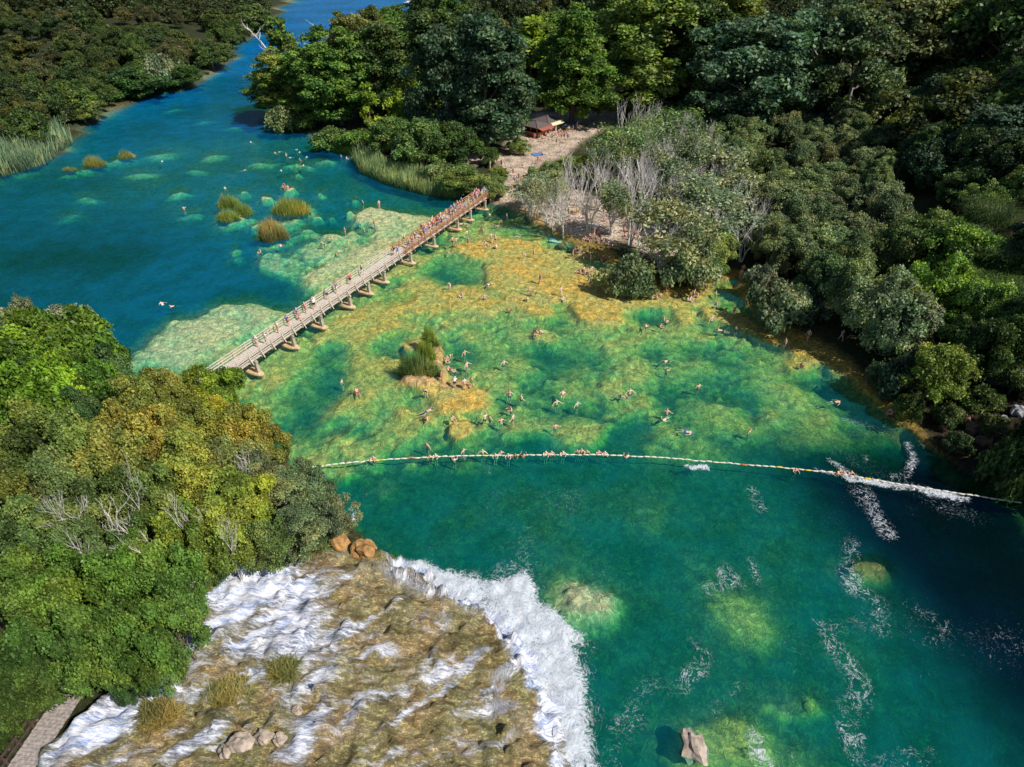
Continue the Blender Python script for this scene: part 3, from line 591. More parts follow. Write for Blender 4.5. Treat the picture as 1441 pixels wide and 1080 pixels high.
def willow(seed, hgt, leaves, size, depth=4, spread=.42):
    random.seed(seed); mb = MB(); tips = []
    for k in range(random.choice((2, 3))):
        a = random.uniform(0, 6.28); branch_tree(mb, (math.cos(a)*.12, math.sin(a)*.12, -.4), (math.cos(a)*.3, math.sin(a)*.3, 1), hgt*.36, .16, depth, spread, tips)
    tm = mb.mesh('trunk', True); tm.materials.append(M['pale_bark']); cm = None
    r_ = np.random.default_rng(seed)
    if leaves:
        c = np.array([np.array(t[0]) for t in tips]); sel = r_.choice(len(c), size=leaves*1)
        p = c[sel]+r_.normal(size=(leaves, 3))*np.array([.38, .38, .28]); nn = r_.normal(size=(leaves, 3))+np.array([0, 0, .7])
        cm = quads_mesh('crown', p, nn, size, .9, np.clip(.5+.25*r_.normal(size=leaves), 0, 1)); cm.materials.append(M['leaf'])
    pt = np.array([np.array(t[0]) for t in tips]); rad = float(np.percentile(np.hypot(pt[:, 0], pt[:, 1]), 85))
    return (cm, tm, rad, float(np.percentile(pt[:, 2], 92)))
PRO['willow'] = [willow(201, 7.5, 2600, .16), willow(202, 7.0, 2000, .16), willow(203, 8, 3000, .15)]
PRO['dead'] = [willow(211, 8, 0, 0), willow(212, 7.5, 0, 0, 4, .5), willow(213, 7, 0, 0, 4, .36)]
ntree = [0]; KIND = {'bush': 'bush', 'pine': 'pine_tree', 'tall': 'tall_tree', 'shaggy': 'tall_tree', 'slim': 'slender_tree', 'cone': 'conical_tree', 'willow': 'willow_tree', 'dead': 'dead_tree'}; BOOST = 1.9
def put_tree(key, x, y, rad, hgt, color, label, name='tree', cat='tree', group=None, var=None, lean=None):
    cm, tm, r0, h0 = PRO[key][(var if var is not None else random.randrange(99)) % len(PRO[key])]
    z = ground(x, y); ntree[0] += 1
    e = thing(name, label, cat, (x, y, z-.05), random.uniform(0, 6.28), group)
    s = rad/r0; e.scale = (s, s, hgt/h0)
    if lean: e.rotation_euler = (lean[0], lean[1], random.uniform(0, 6.28))
    t = link('trunk', tm, None, e)
    if cm is not None:
        c = link('crown', cm, None, e); j = random.uniform(.84, 1.16); j *= BOOST if key not in ('near', 'pine') else 1.9; c.color = (color[0]*j*random.uniform(.93, 1.07), color[1]*j, color[2]*j, 1)
    return e
def T(u, vb, vt, w, key, color, label, **k):
    if key in ('tall', 'shaggy', 'round'): w *= 1.12
    k.setdefault('name', KIND.get(key, 'tree')); k.setdefault('cat', 'bush' if k['name'] == 'bush' else 'tree')
    """tree with its foot at photo (u, vb), its top at row vt and a crown w wide to each side"""
    b = hit(u, vb); z = ground(b[0], b[1])
    B = -(vt-CY)/F; y = b[1]     # height of the ray (row vt) above the foot
    top = H-y*(sp-B*cp)/(cp+B*sp); hgt = max(top-z, 1.0)
    mid = np.array([b[0], b[1], z+hgt*.6]); rad = w*depth_at(mid)/F
    return put_tree(key, b[0], b[1], rad, hgt, color, label, **k)
def K(u, v, r, zc, key, color, label, hk=1.0, **k):
    """tree by the middle of its crown at photo (u, v), r wide to each side, zc above the ground"""
    k.setdefault('name', KIND.get(key, 'tree')); c = hit(u, v, zc)
    rad = r*depth_at(c)/F
    return put_tree(key, c[0], c[1], rad, zc+rad*.55*hk, color, label, **k)
dk = (.038, .062, .018); md = (.062, .105, .022); yl = (.105, .125, .027); lime = (.125, .175, .02); gg_ = (.15, .17, .11); bg = (.042, .075, .043); orr = (.135, .14, .03); ol = (.085, .095, .028); pn = (.062, .112, .012); grn = (.085, .145, .03)

def stuff_wood(name, label, px, n, spec, keep=.3):
    """a far-off wood that reads as one mass: crowns merged into a single mesh"""
    V = []; LV = []; ply = [(u, v) for u, v in px]; us = [p[0] for p in px]; vs = [p[1] for p in px]; r_ = np.random.default_rng(5); put = []
    for _ in range(9000):
        if len(put) >= n: break
        u, v = random.uniform(min(us), max(us)), random.uniform(min(vs), max(vs))
        if sdf(ply, np.array([u]), np.array([v]))[0] < 0: continue
        p = P(u, v); key, r, h, col = spec(p[0], p[1])
        if any((p[0]-a)**2+(p[1]-b)**2 < (.6*(r+c))**2 for a, b, c in put): continue
        put.append((p[0], p[1], r)); cm, tm, r0, h0 = PRO[key][random.randrange(99) % len(PRO[key])]
        k = len(cm.vertices); a = np.empty(k*3, np.float32); cm.vertices.foreach_get('co', a); a = a.reshape(-1, 4, 3); l = np.empty(k, np.float32); cm.attributes['lv'].data.foreach_get('value', l); l = l.reshape(-1, 4)[:, 0]
        sel = r_.uniform(size=len(a)) < keep; a = a[sel]; c = a.mean(1, keepdims=True); a = c+(a-c)*1.6
        t = random.uniform(0, 6.28); rot = np.array([[math.cos(t), -math.sin(t), 0], [math.sin(t), math.cos(t), 0], [0, 0, 1]]); a = a*np.array([r/r0, r/r0, h/h0]) @ rot.T+np.array([p[0], p[1], ground(p[0], p[1])])
        V.append(a.reshape(-1, 3)); LV.append(np.clip(l[sel]+random.uniform(-.3, .3), 0, 1))
    v = np.concatenate(V).astype(np.float32); k = len(v)//4; me = bpy.data.meshes.new(name); me.vertices.add(len(v)); me.vertices.foreach_set('co', v.ravel())
    me.loops.add(4*k); me.loops.foreach_set('vertex_index', np.arange(4*k, dtype=np.int32)); me.polygons.add(k); me.polygons.foreach_set('loop_start', np.arange(0, 4*k, 4, dtype=np.int32)); me.update(calc_edges=True)
    me.attributes.new('lv', 'FLOAT', 'POINT').data.foreach_set('value', np.repeat(np.concatenate(LV), 4).astype(np.float32))
    o = link(name, me, M['leaf'], kind='stuff'); o.color = (.055, .075, .026, 1); tag(o, label, 'wood'); return o
# ------------------------------------------------------------------ trees of the peninsula, front to back
def pick(*a): return random.choice(a)
# tall trees along the north shore and behind the kiosk
G = 'tall trees standing behind the beach and the kiosk'
for a in [
    (392, 158, 98, 26, 'tall', md, 'small bushy tree at the tip of the wooded point beside the river', 0),
    (418, 168, 74, 32, 'tall', yl, 'yellow green tree at the river end of the wooded point', 1),
    (408, 130, 30, 15, 'slim', md, 'narrow dark tree leaning over the river at the far left of the point', 0),
    (450, 172, 72, 34, 'tall', md, 'mid green tree second from the river on the wooded point', 0),
    (482, 176, 50, 36, 'tall', grn, 'loose mid green tree with pale tips behind the reedy cove', 1),
    (508, 150, 26, 30, 'tall', ol, 'olive green tree in front of the blue water gap at the top', 0),
    (532, 96, 16, 22, 'tall', ol, 'olive tree just left of the white boat at the top', 1), (558, 93, 12, 22, 'tall', md, 'mid green tree in front of the white boat', 0), (604, 92, -8, 22, 'tall', dk, 'dark tree right of the tall bare trunk at the top', 1), (630, 88, -14, 26, 'tall', md, 'tall mid green tree at the top right of the far river', 0),
    (482, 100, 24, 15, 'slim', yl, 'thin yellowish tree standing against the blue far river', 1),
    (523, 187, 120, 9, 'slim', lime, 'bright yellow green columnar tree on the bare ground by the cove', 0),
    (545, 172, 40, 36, 'tall', dk, 'dark dense tree behind the bright columnar tree', 0),
    (585, 178, 98, 30, 'round', lime, 'bright green spreading tree low in front of the tall dark trees', 0),
    (575, 140, 36, 34, 'tall', md, 'mid green tree left of the bare tall trunk', 1),
    (620, 170, 22, 42, 'tall', dk, 'tall dark tree in the middle of the northern wood', 0),
    (640, 206, 44, 46, 'shaggy', bg, 'big blue green tree at the left of the trio above the beach', 0),
    (686, 214, 30, 44, 'tall', bg, 'largest dark blue green tree above the beach clearing', 0),
    (708, 196, 62, 24, 'tall', dk, 'dark green tree with drooping side just left of the kiosk', 1),
    (745, 132, 30, 28, 'slim', lime, 'light yellow green crown peeping out behind the dark trio', 0),
    (775, 120, 26, 40, 'tall', md, 'mid green tree behind the conical tree', 1),
    (804, 174, 12, 56, 'cone', (.07, .115, .02), 'broad conical bright green tree right behind the kiosk', 0),
    (852, 130, -22, 40, 'tall', md, 'tall green tree between the conical tree and its right neighbour', 0),
    (905, 160, -28, 56, 'tall', (.12, .15, .035), 'tall yellowish green tree with hanging leaf clumps right of the path', 1),
    (965, 165, 0, 42, 'tall', dk, 'dark tree right of the hanging yellowish tree', 0),
    (1005, 128, -20, 46, 'tall', yl, 'yellow green tree at the top behind the wide grey green one', 1),
    (1048, 186, 22, 62, 'shaggy', (.06, .098, .06), 'wide dense blue green tree right of centre at the top', 1),
    (1128, 168, -4, 52, 'shaggy', bg, 'tall dark tree on the right of the wide blue green one', 0),
    (1185, 180, 10, 52, 'shaggy', (.06, .085, .04), 'dark grey green tree before the shaded hollow', 1),
    (1250, 150, -6, 60, 'shaggy', (.075, .09, .035), 'broad olive tree high on the right slope', 0),
    (1310, 120, -26, 58, 'tall', ol, 'olive brown tree near the top right of the slope', 0),
    (1385, 128, -20, 60, 'round', dk, 'dark round tree in the upper right corner of the wood', 0),
    (1440, 200, 70, 60, 'round', (.05, .09, .025), 'green tree cut by the right edge above the shaded hollow', 1),
    (1330, 215, 110, 56, 'round', (.055, .07, .022), 'dull olive tree overhanging the shaded hollow', 2),
    (1395, 240, 150, 50, 'shaggy', (.04, .07, .045), 'dark blue green tree at the right of the shaded hollow', 0),
    (1275, 200, 150, 22, 'round', (.11, .12, .03), 'small yellowish tree at the lip of the shaded hollow', 0),
]: T(*a[:7], var=a[7], group=G)
# wood filling the far side of the point and the slope above it
def fill(px, n, spec, label, group, gap=.8, tries=4000, flat=False, name='tree', cat='tree'):
    """scatter trees over a surveyed patch of ground"""
    us = [p[0] for p in px]; vs = [p[1] for p in px]; put = []; k = 0
    for _ in range(tries):
        if k >= n: break
        u, v = random.uniform(min(us), max(us)), random.uniform(min(vs), max(vs))
        if sdf(px, np.array([u]), np.array([v]))[0] < 0: continue
        x, y = (P(u, v, 0) if flat else hit(u, v))[:2]
        key, r, h, col = spec(x, y); r *= random.uniform(.8, 1.25); h *= random.uniform(.85, 1.2)
        if any((x-a)**2+(y-b)**2 < (gap*(r+c))**2 for a, b, c in put): continue
        put.append((x, y, r)); put_tree(key, x, y, r, h, col, label(x, y) if callable(label) else label, name=name, cat=cat, group=group); k += 1
    return k
def far_wood(x, y):
    c = pick(dk, md, ol, (.05, .075, .02), (.07, .08, .025), (.035, .06, .03)); return pick('round', 'round', 'tall'), random.uniform(4, 6), random.uniform(9, 15), c
fill([(640, 100), (660, 55), (1000, 40), (1441, 40), (1500, 110), (1300, 110), (1000, 110), (760, 110)], 34, far_wood, 'dark tree in the wood right behind the tall trees at the top', 'dark trees of the wood behind the tall ones', .55)
stuff_wood('far_wood', 'dark wood closing the view along the top right edge', [(630, 56), (700, 20), (735, -60), (1700, -60), (1750, 60), (1441, 60), (1000, 58), (760, 60)], 300, lambda x, y: ('round', random.uniform(5, 8), random.uniform(10, 16), dk), keep=.2)
fill([(1250, 150), (1441, 120), (1700, 150), (1700, 420), (1441, 420), (1320, 290), (1260, 230)], 34, lambda x, y: (pick('round', 'leafy', 'shaggy'), random.uniform(3.5, 5), random.uniform(6, 9), pick((.025, .045, .016), (.032, .052, .018), (.022, .042, .022))), 'deep green tree in the shaded hollow on the right slope', 'trees of the shaded hollow', .6)  # leaf colours darkened to carry the hollow's shade
# the far left bank
def bank(x, y):
    c = pick((.04, .055, .015), (.036, .056, .016), (.055, .06, .016), (.03, .048, .017), (.06, .06, .024), (.045, .068, .016)); return pick('round', 'round', 'leafy', 'near'), random.uniform(3.4, 5.4), random.uniform(6, 10), c  # olive leaf tones, darkened further to paint the corner falloff
far_grp = 'olive trees covering the far left bank'
fill([(-40, 40), (0, 30), (370, 34), (345, 60), (310, 92), (250, 118), (205, 128), (148, 152), (104, 186), (52, 205), (-40, 225), (-90, 200)], 80, bank, 'round olive tree in the dense wood on the far left bank', far_grp, .5, 6000, name='bank_tree')
stuff_wood('bank_wood', 'olive wood stretching away to the top left corner', [(-200, -70), (412, -66), (402, -6), (384, 30), (300, 46), (0, 46), (-120, 60), (-200, 20)], 420, lambda x, y: ('round', random.uniform(4.5, 7), random.uniform(7, 12), dk), keep=.16)
for a in [(255, 122, 92, 30, 'leafy', (.03, .06, .014), 'dark green bush overhanging the river in the middle of the far left bank'), (192, 138, 100, 30, 'round', (.035, .068, .018), 'dark rounded tree at the bend of the far left bank'), (232, 122, 80, 22, 'bush', (.10, .115, .07), 'grey green shrub beside the bare spot on the far left bank'),
          (300, 96, 60, 26, 'leafy', (.045, .07, .02), 'low green tree at the narrow upper end of the far left bank'), (360, 44, 10, 24, 'round', (.055, .08, .025), 'last tree of the far left bank before the river bends away'), (20, 172, 140, 34, 'round', (.10, .135, .02), 'brighter yellow green tree above the reed belt on the far left bank'),
          (120, 172, 140, 24, 'leafy', (.085, .105, .03), 'light olive bush near the water on the far left bank'), (75, 176, 150, 20, 'bush', (.10, .09, .085), 'greyish purple bare shrub above the far left reeds')]: T(*a)
# scrub and half bare trees of the picnic ground
for a in [(598, 238, 172, 40, 'leafy', (.06, .10, .028), 'dense dark green bush left of the reeds by the beach'), (552, 222, 168, 32, 'leafy', (.075, .12, .03), 'mid green bush above the left end of the reeds'), (642, 236, 176, 34, 'leafy', (.04, .075, .02), 'dark bush between the reeds and the beach path'),
          (505, 212, 186, 26, 'bush', (.07, .13, .022), 'low green shrub on the grassy bank of the cove'), (468, 208, 182, 24, 'bush', (.06, .10, .025), 'low dark shrub at the corner of the grassy bank'), (400, 184, 150, 18, 'bush', (.10, .12, .05), 'grey olive shrub at the water edge of the wooded point'), (425, 182, 158, 16, 'bush', (.06, .085, .02), 'small dark shrub behind the water edge of the wooded point'),
          (652, 274, 236, 30, 'leafy', (.10, .135, .035), 'light green bush beside the far end of the footbridge'), (690, 282, 248, 24, 'leafy', (.10, .13, .04), 'green bush over the far end of the footbridge'), (620, 262, 232, 26, 'bush', (.09, .12, .045), 'grey green bush behind the reed belt near the bridge'),
          (700, 258, 236, 14, 'leafy', (.10, .14, .03), 'light bush under the crowded beach path'), (688, 232, 208, 14, 'leafy', (.05, .085, .02), 'dark bush on the upper beach path'), (728, 217, 196, 14, 'leafy', (.09, .125, .035), 'bush left of the kiosk front'), (800, 246, 222, 20, 'leafy', (.12, .155, .045), 'light green bush below the kiosk yard'),
          (770, 268, 232, 24, 'leafy', (.125, .15, .06), 'pale bush in the middle of the picnic ground'), (812, 262, 222, 22, 'leafy', (.15, .18, .04), 'yellowish bush in the middle of the picnic ground')]: T(*a)
pic = 'half bare pale trunked trees of the picnic ground'
n_ = 0
for u, vb, vt, w, key, c in [(745, 300, 250, 20, 'willow', gg_), (772, 318, 262, 24, 'willow', gg_), (794, 333, 262, 26, 'dead', gg_), (828, 327, 232, 26, 'dead', gg_), (848, 268, 200, 28, 'willow', (.11, .145, .06)), (862, 330, 262, 22, 'willow', (.13, .15, .08)),
                             (886, 346, 236, 28, 'dead', gg_), (872, 262, 186, 26, 'willow', (.10, .14, .06)), (902, 244, 178, 28, 'willow', (.10, .14, .06)), (888, 290, 220, 24, 'dead', gg_), (948, 316, 240, 28, 'willow', gg_), (905, 352, 300, 20, 'dead', gg_), (938, 232, 174, 30, 'willow', (.095, .13, .06)), (950, 290, 210, 30, 'willow', (.115, .145, .075)), (970, 256, 190, 30, 'willow', (.11, .14, .08)),
                             (930, 382, 318, 34, 'dead', gg_), (934, 380, 296, 36, 'willow', (.14, .155, .085)), (985, 330, 256, 32, 'willow', (.12, .145, .085)), (975, 382, 318, 30, 'willow', (.13, .155, .075)), (1005, 296, 216, 30, 'willow', gg_), (1010, 350, 280, 32, 'willow', gg_), (1042, 368, 300, 24, 'dead', gg_), (872, 236, 186, 24, 'willow', (.09, .13, .04)), (908, 214, 164, 26, 'willow', (.085, .125, .035)), (940, 200, 154, 26, 'willow', (.075, .115, .035)), (760, 286, 246, 18, 'dead', gg_), (800, 290, 240, 20, 'dead', gg_), (915, 286, 222, 20, 'dead', gg_), (960, 342, 270, 24, 'dead', gg_), (866, 306, 246, 20, 'dead', gg_), (985, 352, 282, 24, 'dead', gg_), (1018, 330, 256, 22, 'dead', gg_), (1000, 290, 226, 20, 'dead', gg_), (748, 310, 268, 18, 'dead', gg_), (780, 326, 276, 20, 'dead', gg_), (948, 318, 248, 22, 'dead', gg_), (1052, 340, 272, 20, 'dead', gg_), (930, 262, 198, 20, 'dead', gg_)]:
    n_ += 1
    T(u, vb, vt, w, key, c, 'pale leafless tree among the sunbathers of the picnic ground' if key == 'dead' else 'half bare grey green tree with pale branches on the picnic ground', group=('leafless pale trees of the picnic ground' if key == 'dead' else pic), name='dead_tree' if key == 'dead' else 'tree')
for a in [(885, 408, 366, 30, 'bush', (.115, .15, .075), 'round grey green bush standing in the shallows below the picnic ground'), (968, 402, 352, 32, 'bush', (.14, .16, .09), 'pale grey green bush on the shore left of the sandy inlet'), (992, 388, 340, 26, 'leafy', (.13, .165, .05), 'olive green bush above the pale shore bush'), (1006, 374, 330, 24, 'leafy', (.12, .155, .05), 'light bush beside the shaded sandy inlet'),
          (1092, 457, 406, 34, 'bush', (.12, .145, .085), 'reedy grey green bush on the right shore before the dark wood'), (1068, 412, 376, 20, 'bush', (.12, .13, .09), 'small half bare shrub beside the shaded sandy inlet'), (1122, 448, 410, 22, 'bush', (.06, .08, .05), 'dark shrub behind the reedy right shore bush')]: T(*a)
random.seed(91)
for a in [(1330, 596, 572, 16, 'bush', (.04, .06, .022), 'dark shrub on the brown cliff left of the rocks'), (1372, 578, 548, 22, 'bush', (.045, .068, .022), 'dark shrub hanging on the cliff under the dark trees'), (1418, 556, 520, 24, 'bush', (.04, .06, .02), 'dark shrub between the two pale boulders on the cliff'), (1394, 610, 588, 16, 'bush', (.05, .07, .026), 'dull shrub at the lower edge of the brown cliff'), (1345, 632, 612, 16, 'bush', (.045, .062, .026), 'dull shrub at the water under the brown cliff'),
          (1372, 318, 262, 26, 'leafy', (.07, .11, .03), 'green tree standing in the cane on the right slope'), (1425, 300, 236, 28, 'leafy', (.06, .095, .028), 'dark green tree above the cane at the right edge'), (1340, 290, 240, 24, 'shaggy', (.06, .095, .03), 'dull green tree at the upper end of the cane'), (1438, 410, 350, 26, 'leafy', (.075, .12, .03), 'green tree below the cane at the right edge')]: T(*a)
# grey green thicket on the right and the brighter trees at its edge
gt = 'grey green fig trees of the thicket on the right shore'
fill([(1010, 190), (1100, 180), (1230, 205), (1262, 262), (1240, 330), (1180, 420), (1120, 405), (1075, 380), (1052, 330), (1030, 270)], 46, lambda x, y: (pick('leafy', 'leafy', 'near'), random.uniform(2.8, 4.2), random.uniform(5, 7.5), pick((.10, .128, .06), (.088, .118, .05), (.115, .14, .07), (.075, .105, .045), (.098, .115, .06))), 'grey green broad leaved tree in the thicket right of the picnic ground', gt, .62)
fill([(930, 160), (1030, 186), (1040, 240), (1000, 240), (960, 200)], 12, lambda x, y: (pick('leafy', 'bush'), random.uniform(2.8, 3.8), random.uniform(4.5, 6.5), pick((.07, .10, .04), (.08, .115, .05))), 'dull green tree between the tall trees and the grey thicket', 'dull green trees at the foot of the tall ones', .62)
for a in [(1225, 492, 392, 46, 'leafy', (.12, .145, .085), 'large pale grey green tree overhanging the right shore', 0), (1185, 452, 372, 34, 'leafy', (.10, .13, .06), 'grey green tree left of the large pale one on the right shore', 1), (1262, 498, 420, 34, 'shaggy', (.11, .13, .08), 'grey green tree with pale bare stems on the right shore', 0),
          (1150, 430, 362, 34, 'leafy', (.065, .10, .04), 'dark green tree set back behind the right shore', 2), (1300, 470, 372, 44, 'leafy', (.12, .185, .03), 'bright yellow green tree above the pale shore trees', 0), (1352, 492, 402, 46, 'near', (.085, .15, .03), 'bright green tree on the slope right of the yellow green one', 1), (1330, 400, 320, 44, 'leafy', (.10, .16, .028), 'sunlit green tree below the shaded hollow', 2),
          (1290, 372, 300, 34, 'leafy', (.085, .125, .035), 'green tree left of the sunlit one below the hollow', 1), (1250, 400, 320, 34, 'leafy', (.08, .115, .04), 'dull green tree behind the bright yellow green one', 2), (1400, 520, 430, 44, 'near', (.035, .065, .016), 'dark green tree above the brown cliff', 2), (1441, 500, 420, 44, 'near', (.03, .055, .016), 'dark tree at the right edge above the cliff', 3), (1340, 540, 450, 40, 'near', (.03, .055, .014), 'very dark tree left of the pale boulders', 0),
          (1296, 566, 492, 40, 'leafy', (.135, .155, .03), 'sunlit yellow green tree leaning over the pool by the cliff', 1), (1248, 554, 508, 30, 'bush', (.045, .065, .04), 'dull dark shrub left of the sunlit leaning tree', 0), (1272, 590, 556, 16, 'bush', (.05, .07, .02), 'small shrub under the sunlit leaning tree', 1),
          (1430, 690, 612, 36, 'bush', (.035, .06, .018), 'dark bush by the water at the far right below the cliff', 2), (1405, 668, 622, 22, 'bush', (.045, .07, .02), 'small dark bush at the foot of the brown cliff', 0), (1460, 640, 580, 30, 'bush', (.03, .05, .018), 'dark bush on the cliff at the right edge', 1)]: T(*a[:7], var=a[7])
# ------------------------------------------------------------------ the wooded travertine hill in the lower left
for a in [
    (10, 418, 22, 7, 'near', (.13, .15, .09), 'grey green tree top at the left edge against the blue lake'), (42, 440, 18, 6, 'near', (.24, .24, .05), 'yellow leaved tree top between two grey ones by the lake'), (92, 430, 32, 6.5, 'shaggy', (.15, .17, .11), 'grey willow like tree top sticking out over the blue lake'), (62, 446, 20, 6, 'near', (.14, .16, .10), 'pale grey green tree top left of the grey willow like one'),
    (24, 480, 46, 8, 'pine', pn, 'smooth bright green flat topped tree at the left edge by the lake'), (88, 478, 46, 8, 'pine', (.064, .112, .013), 'smooth bright green flat topped tree beside the blue lake'), (124, 490, 34, 7, 'pine', pn, 'smooth green flat topped tree nearest the pale shelf'), (52, 535, 44, 8, 'pine', (.095, .155, .013), 'brightest lime green flat topped tree in the lower left wood'), (10, 540, 36, 7.5, 'pine', (.055, .10, .013), 'green flat topped tree at the left edge below the lake trees'), (108, 528, 34, 7, 'pine', (.052, .095, .013), 'green flat topped tree right of the lime one'),
    (140, 520, 36, 6, 'near', (.045, .085, .03), 'dark blue green tree between the flat topped and the orange trees'), (108, 570, 30, 6, 'near', (.04, .075, .025), 'dark green tree in the gap below the flat topped trees'), (165, 512, 16, 4.5, 'near', (.06, .09, .05), 'small dark tree at the waterside by the pale shelf'),
    (182, 560, 40, 6.5, 'near', orr, 'orange olive tree at the top of the lower left wood'), (222, 548, 38, 6, 'near', (.145, .14, .027), 'most orange tree near the hidden end of the footbridge'), (200, 600, 46, 6.5, 'near', (.17, .15, .03), 'orange olive tree below the most orange one'), (250, 590, 34, 5, 'near', (.15, .145, .03), 'orange olive tree left of the bridge end'), (296, 528, 38, 5.0, 'near', (.13, .17, .018), 'bright green tree growing in front of the near end of the footbridge'), (290, 572, 28, 4, 'near', (.16, .17, .02), 'yellow green tree below the near end of the footbridge'),
    (330, 600, 40, 4.5, 'near', (.17, .165, .03), 'yellowish tree overhanging the green shallows'), (366, 622, 30, 4, 'near', (.155, .15, .03), 'yellow orange tree at the water side of the lower left wood'), (318, 642, 40, 5, 'near', (.15, .145, .045), 'brownish green tree with bare twigs near the water'), (262, 640, 44, 6, 'near', (.15, .15, .03), 'olive tree in the middle of the lower left wood'),
    (150, 640, 46, 6.5, 'near', (.11, .125, .03), 'olive tree left of the middle of the lower left wood'), (100, 615, 44, 7, 'near', (.10, .12, .03), 'olive green tree under the dark gap'), (45, 600, 46, 7, 'near', (.075, .10, .022), 'dull green tree at the left below the lime one'), (10, 650, 44, 7, 'near', (.07, .092, .02), 'dark olive tree at the left edge of the wood'), (75, 670, 46, 6.5, 'near', (.085, .105, .035), 'olive tree left of the bare branched tree'),
    (200, 680, 44, 6, 'near', (.10, .125, .03), 'green tree right of the bare branched tree'), (300, 690, 50, 5, 'near', (.145, .175, .03), 'bright lime tree in the lower left wood near the float line'), (350, 690, 34, 4.5, 'near', (.14, .17, .025), 'lime tree right of the bright lime one'), (352, 655, 34, 4, 'shaggy', (.12, .125, .06), 'brown grey twiggy tree near the float line'), (250, 735, 44, 5.5, 'near', (.12, .16, .025), 'green tree below the bright lime one'), (312, 745, 40, 4.5, 'near', (.145, .175, .03), 'light green tree above the white torrent'),
    (400, 690, 36, 3.6, 'shaggy', (.085, .11, .05), 'grey green tree at the end of the float line'), (440, 690, 34, 3.4, 'leafy', (.075, .10, .05), 'dull grey green tree nearest the end of the float line'), (462, 722, 28, 3, 'leafy', (.085, .11, .06), 'grey green tree overhanging the pool above the falls'), (415, 735, 34, 3.4, 'shaggy', (.08, .105, .05), 'grey green tree above the top of the torrent'), (370, 755, 34, 3.4, 'leafy', (.085, .12, .035), 'green tree right above the torrent'), (425, 662, 24, 3.2, 'leafy', (.09, .115, .06), 'pale grey green bush by the shallow water'),
    (40, 730, 44, 6.5, 'near', (.07, .10, .03), 'dull tree left of the whitish bare branches'), (110, 745, 44, 5.5, 'near', (.075, .105, .035), 'dull green tree under the whitish bare branches'), (185, 745, 36, 5.5, 'near', (.07, .115, .025), 'green tree right under the whitish bare branches'), (15, 800, 46, 7, 'near', (.065, .105, .02), 'green tree at the left edge of the lower canopy'), (85, 810, 50, 7, 'near', (.072, .12, .018), 'bright mid green tree in the lower canopy'), (160, 805, 50, 7, 'near', (.075, .125, .02), 'mid green tree in the middle of the lower canopy'), (222, 800, 44, 6, 'near', (.07, .12, .022), 'mid green tree at the right of the lower canopy'),
    (236, 860, 40, 5.5, 'near', (.06, .105, .022), 'green tree overhanging the white torrent'), (180, 880, 48, 6.5, 'near', (.065, .112, .02), 'green tree just left of the torrent'), (110, 885, 52, 7, 'near', (.058, .1, .02), 'green tree in the lower part of the canopy'), (35, 880, 54, 7, 'near', (.045, .08, .016), 'dark green tree in the lower part at the left edge'), (212, 928, 28, 4.0, 'near', (.055, .095, .03), 'green tree at the lower edge of the canopy by the rocks'), (158, 925, 26, 5, 'near', (.05, .09, .022), 'green tree above the end of the grey boardwalk'), (48, 918, 34, 5.5, 'near', (.04, .072, .016), 'dark tree left of the boardwalk end'),
    (-16, 945, 38, 6.0, 'near', (.035, .065, .014), 'dark tree at the left edge above the boardwalk'), (172, 968, 13, 2.0, 'near', (.055, .09, .03), 'low green bush right of the boardwalk'), (-38, 1010, 30, 4.0, 'near', (.035, .065, .015), 'dark tree in the lower left corner'), (62, 855, 40, 7.5, 'near', (.055, .095, .018), 'shaded green tree between the canopy trees'), (300, 780, 22, 3, 'leafy', (.07, .11, .03), 'low green bush at the upper left of the torrent'),
]: K(*a[:7], var=(int(a[0]*7+a[1]) % 4))
for u, v, r, zc, l in [(104, 704, 46, 8.2, 'whitish bare branched tree standing out of the lower left canopy'), (165, 722, 36, 8.2, 'whitish bare crown right of the bare branched tree'), (50, 712, 24, 7.6, 'pale leafless crown at the left of the bare branched tree'), (325, 640, 20, 6.4, 'brownish bare crown in the yellow green trees near the water'), (255, 700, 20, 7.6, 'thin bare crown beside the bright lime tree'), (180, 655, 18, 8.2, 'thin bare crown among the olive trees'), (305, 735, 18, 6.8, 'bare crown in the light green tree above the torrent')]:
    K(u, v, r, zc, 'dead', gg_, l, .3, name='dead_tree')
# single bare trunks and a leaning dead tree at the back
def bare(u, vb, vt, r, label, lean=(0, 0), seed=1):
    b = P(u, vb); z = ground(b[0], b[1]); B = -(vt-CY)/F; hgt = H-b[1]*(sp-B*cp)/(cp+B*sp)-z; random.seed(seed); mb = MB(); tips = []
    pts = [Vector((lean[0]*hgt*t*t, lean[1]*hgt*t, hgt*t-.3)) for t in (0, .25, .5, .75, 1)]; mb.tube(pts, [r, r*.85, r*.65, r*.45, r*.12], 6)
    for k in range(9):
        t = random.uniform(.4, .95); st = pts[0].lerp(pts[-1], t); st = Vector((lean[0]*hgt*t*t, lean[1]*hgt*t, hgt*t)); a = random.uniform(0, 6.28); branch_tree(mb, st, (math.cos(a), math.sin(a), .8), hgt*.16, r*.28, 1, .4, tips)
    e = thing('dead_tree', label, 'dead tree', (b[0], b[1], z)); mb.build('trunk', M['pale_bark'], e, True); return e
bare(591, 85, -10, .34, 'tall bare grey trunk standing above the wood near the top')
bare(402, 122, 38, .42, 'leaning dead tree at the tip of the wooded point over the river', (-.5, .0), 3)
bare(449, 84, 32, .3, 'short bare trunk against the blue far river', (0, 0), 5)
bare(1012, 336, 268, .16, 'slim pale bare trunk among the grey green thicket', (0, 0), 6)
random.seed(77)
